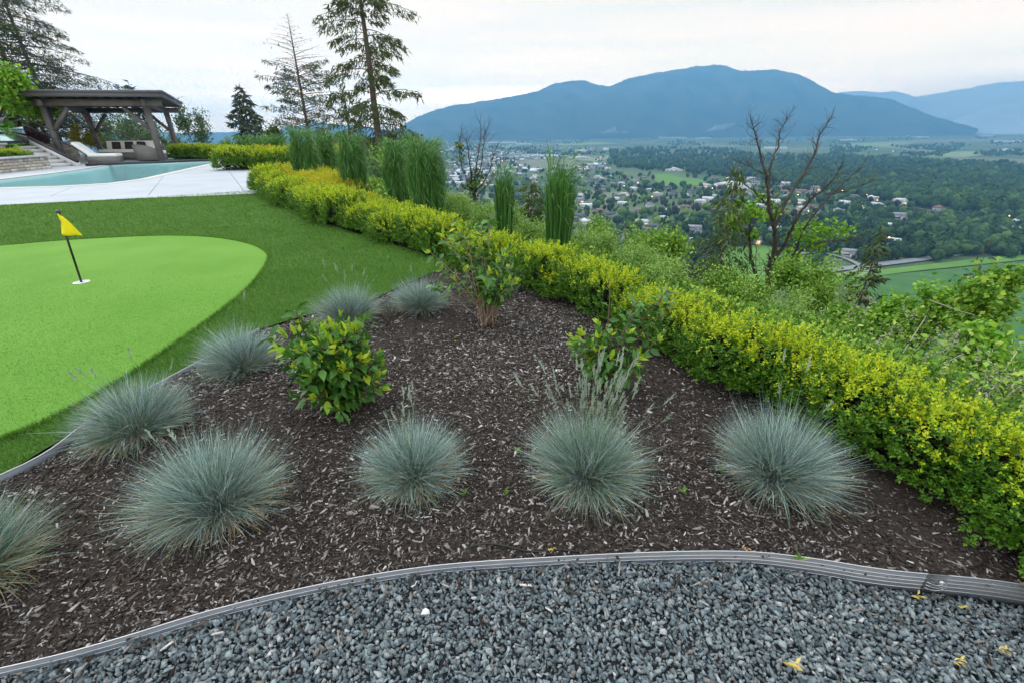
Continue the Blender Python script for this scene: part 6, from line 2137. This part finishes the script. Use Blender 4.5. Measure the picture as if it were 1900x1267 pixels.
# undergrowth carpeting the slope
n = 210000
x = RNG.uniform(-8, 16, n); y = RNG.uniform(-1, 24, n)
d = np.where(inpoly(x, y, PLATEAU), -dpoly(x, y, PLATEAU), dpoly(x, y, PLATEAU))
k = (d > -.3) & (d < 11) & (RNG.random(n) < np.clip(1.6 / (1 + .18 * np.maximum(d, 0)), 0, 1)) & ~inpoly(x, y, DECK)
k &= ~((dpoly(x, y, HFRONT, False) < .62) & (y < 7)) & ~inpoly(x, y, MULCHIN) & ~inpoly(x, y, TURF)
x, y, d = x[k], y[k], d[k]
h = (.30 + .30 * vnoise(x, y, 1.5, 61) + .25 * np.clip(d / 5, 0, 1)).clip(.08, .9)
z = tz(x, y) + h * RNG.random(len(x)) ** .6
D = nrm(RNG.normal(0, 1, (len(x), 3)) + (0, 0, .5))
dist = np.hypot(x, y)
l_ = (.028 + .004 * dist) * RNG.uniform(.6, 1.3, len(x))
mb = MB()
leaves(mb, np.c_[x, y, z], D, l_, l_ * .6, RNG, LEAF4, up=(0, 0, .8))
# a thicker carpet close behind the hedge
n = 260000
x = RNG.uniform(-6, 5.5, n); y = RNG.uniform(-1, 13, n)
d = np.where(inpoly(x, y, PLATEAU), -dpoly(x, y, PLATEAU), dpoly(x, y, PLATEAU))
dh = dpoly(x, y, HFRONT, False)
k = (d < 2.6) & (d > -.9) & (dh > .46) & ~inpoly(x, y, MULCHIN) & ~inpoly(x, y, TURF) & ~inpoly(x, y, DECK) & (x > np.interp(y, [-1, 3, 8, 13], [1.6, 1.0, -3.0, -6.5]))
x, y, d = x[k], y[k], d[k]
h = (.16 + .10 * vnoise(x, y, 2.2, 63) + .06 * np.clip(d, 0, 3)).clip(.05, .5)
z = np.maximum(tz(x, y), -9) + .05 + h * RNG.random(len(x)) ** .7
D = nrm(RNG.normal(0, 1, (len(x), 3)) + (0, 0, .6))
l_ = .030 * RNG.uniform(.6, 1.4, len(x)) * (1 + .06 * y)
leaves(mb, np.c_[x, y, z], D, l_, l_ * .6, RNG, LEAF4, up=(0, 0, .8))
print('carpet', len(x))
mb.build('undergrowth', m_ul, kind='stuff', label='tangled green undergrowth covering the slope behind the hedge', cat='undergrowth')
# scrub trees lower on the slope
n = 60000
x = RNG.uniform(-60, 180, n); y = RNG.uniform(4, 260, n)
d = np.where(inpoly(x, y, PLATEAU), -1, dpoly(x, y, PLATEAU))
k = (d > 11) & (d < 175) & (vnoise(x, y, .12, 71) > -.55)
x, y, d = x[k], y[k], d[k]
z = tz(x, y) + RNG.random(len(x)) ** .7 * (1.2 + 1.5 * np.clip(vnoise(x, y, .2, 72) + .4, 0, 1.5))
D = nrm(RNG.normal(0, 1, (len(x), 3)) + (0, 0, .4))
l_ = .55 * RNG.uniform(.5, 1.4, len(x))
mb = MB(); leaves(mb, np.c_[x, y, z], D, l_, l_ * .7, RNG, LEAF4, up=(0, 0, .8))
mb.build('slope_scrub', m_ul, kind='stuff', label='rough scrub growing down the hillside to the valley', cat='scrub')
# ------------------------------------------------------------------ air
hz = bpy.data.materials.new('haze_air')
hz.use_nodes = True
t = hz.node_tree
t.nodes.clear()
o_ = t.nodes.new('ShaderNodeOutputMaterial')
v_ = t.nodes.new('ShaderNodeVolumePrincipled')
v_.inputs['Color'].default_value = (.21, .56, 1.0, 1)
v_.inputs['Density'].default_value = HAZE_D
v_.inputs['Anisotropy'].default_value = 0.3
t.links.new(v_.outputs[0], o_.inputs['Volume'])
mb = MB()
mb.box((0, 4200, 345), (20000, 12000, 912))
mb.build('haze', hz, kind='stuff', label='pale blue evening haze filling the valley air', cat='haze')
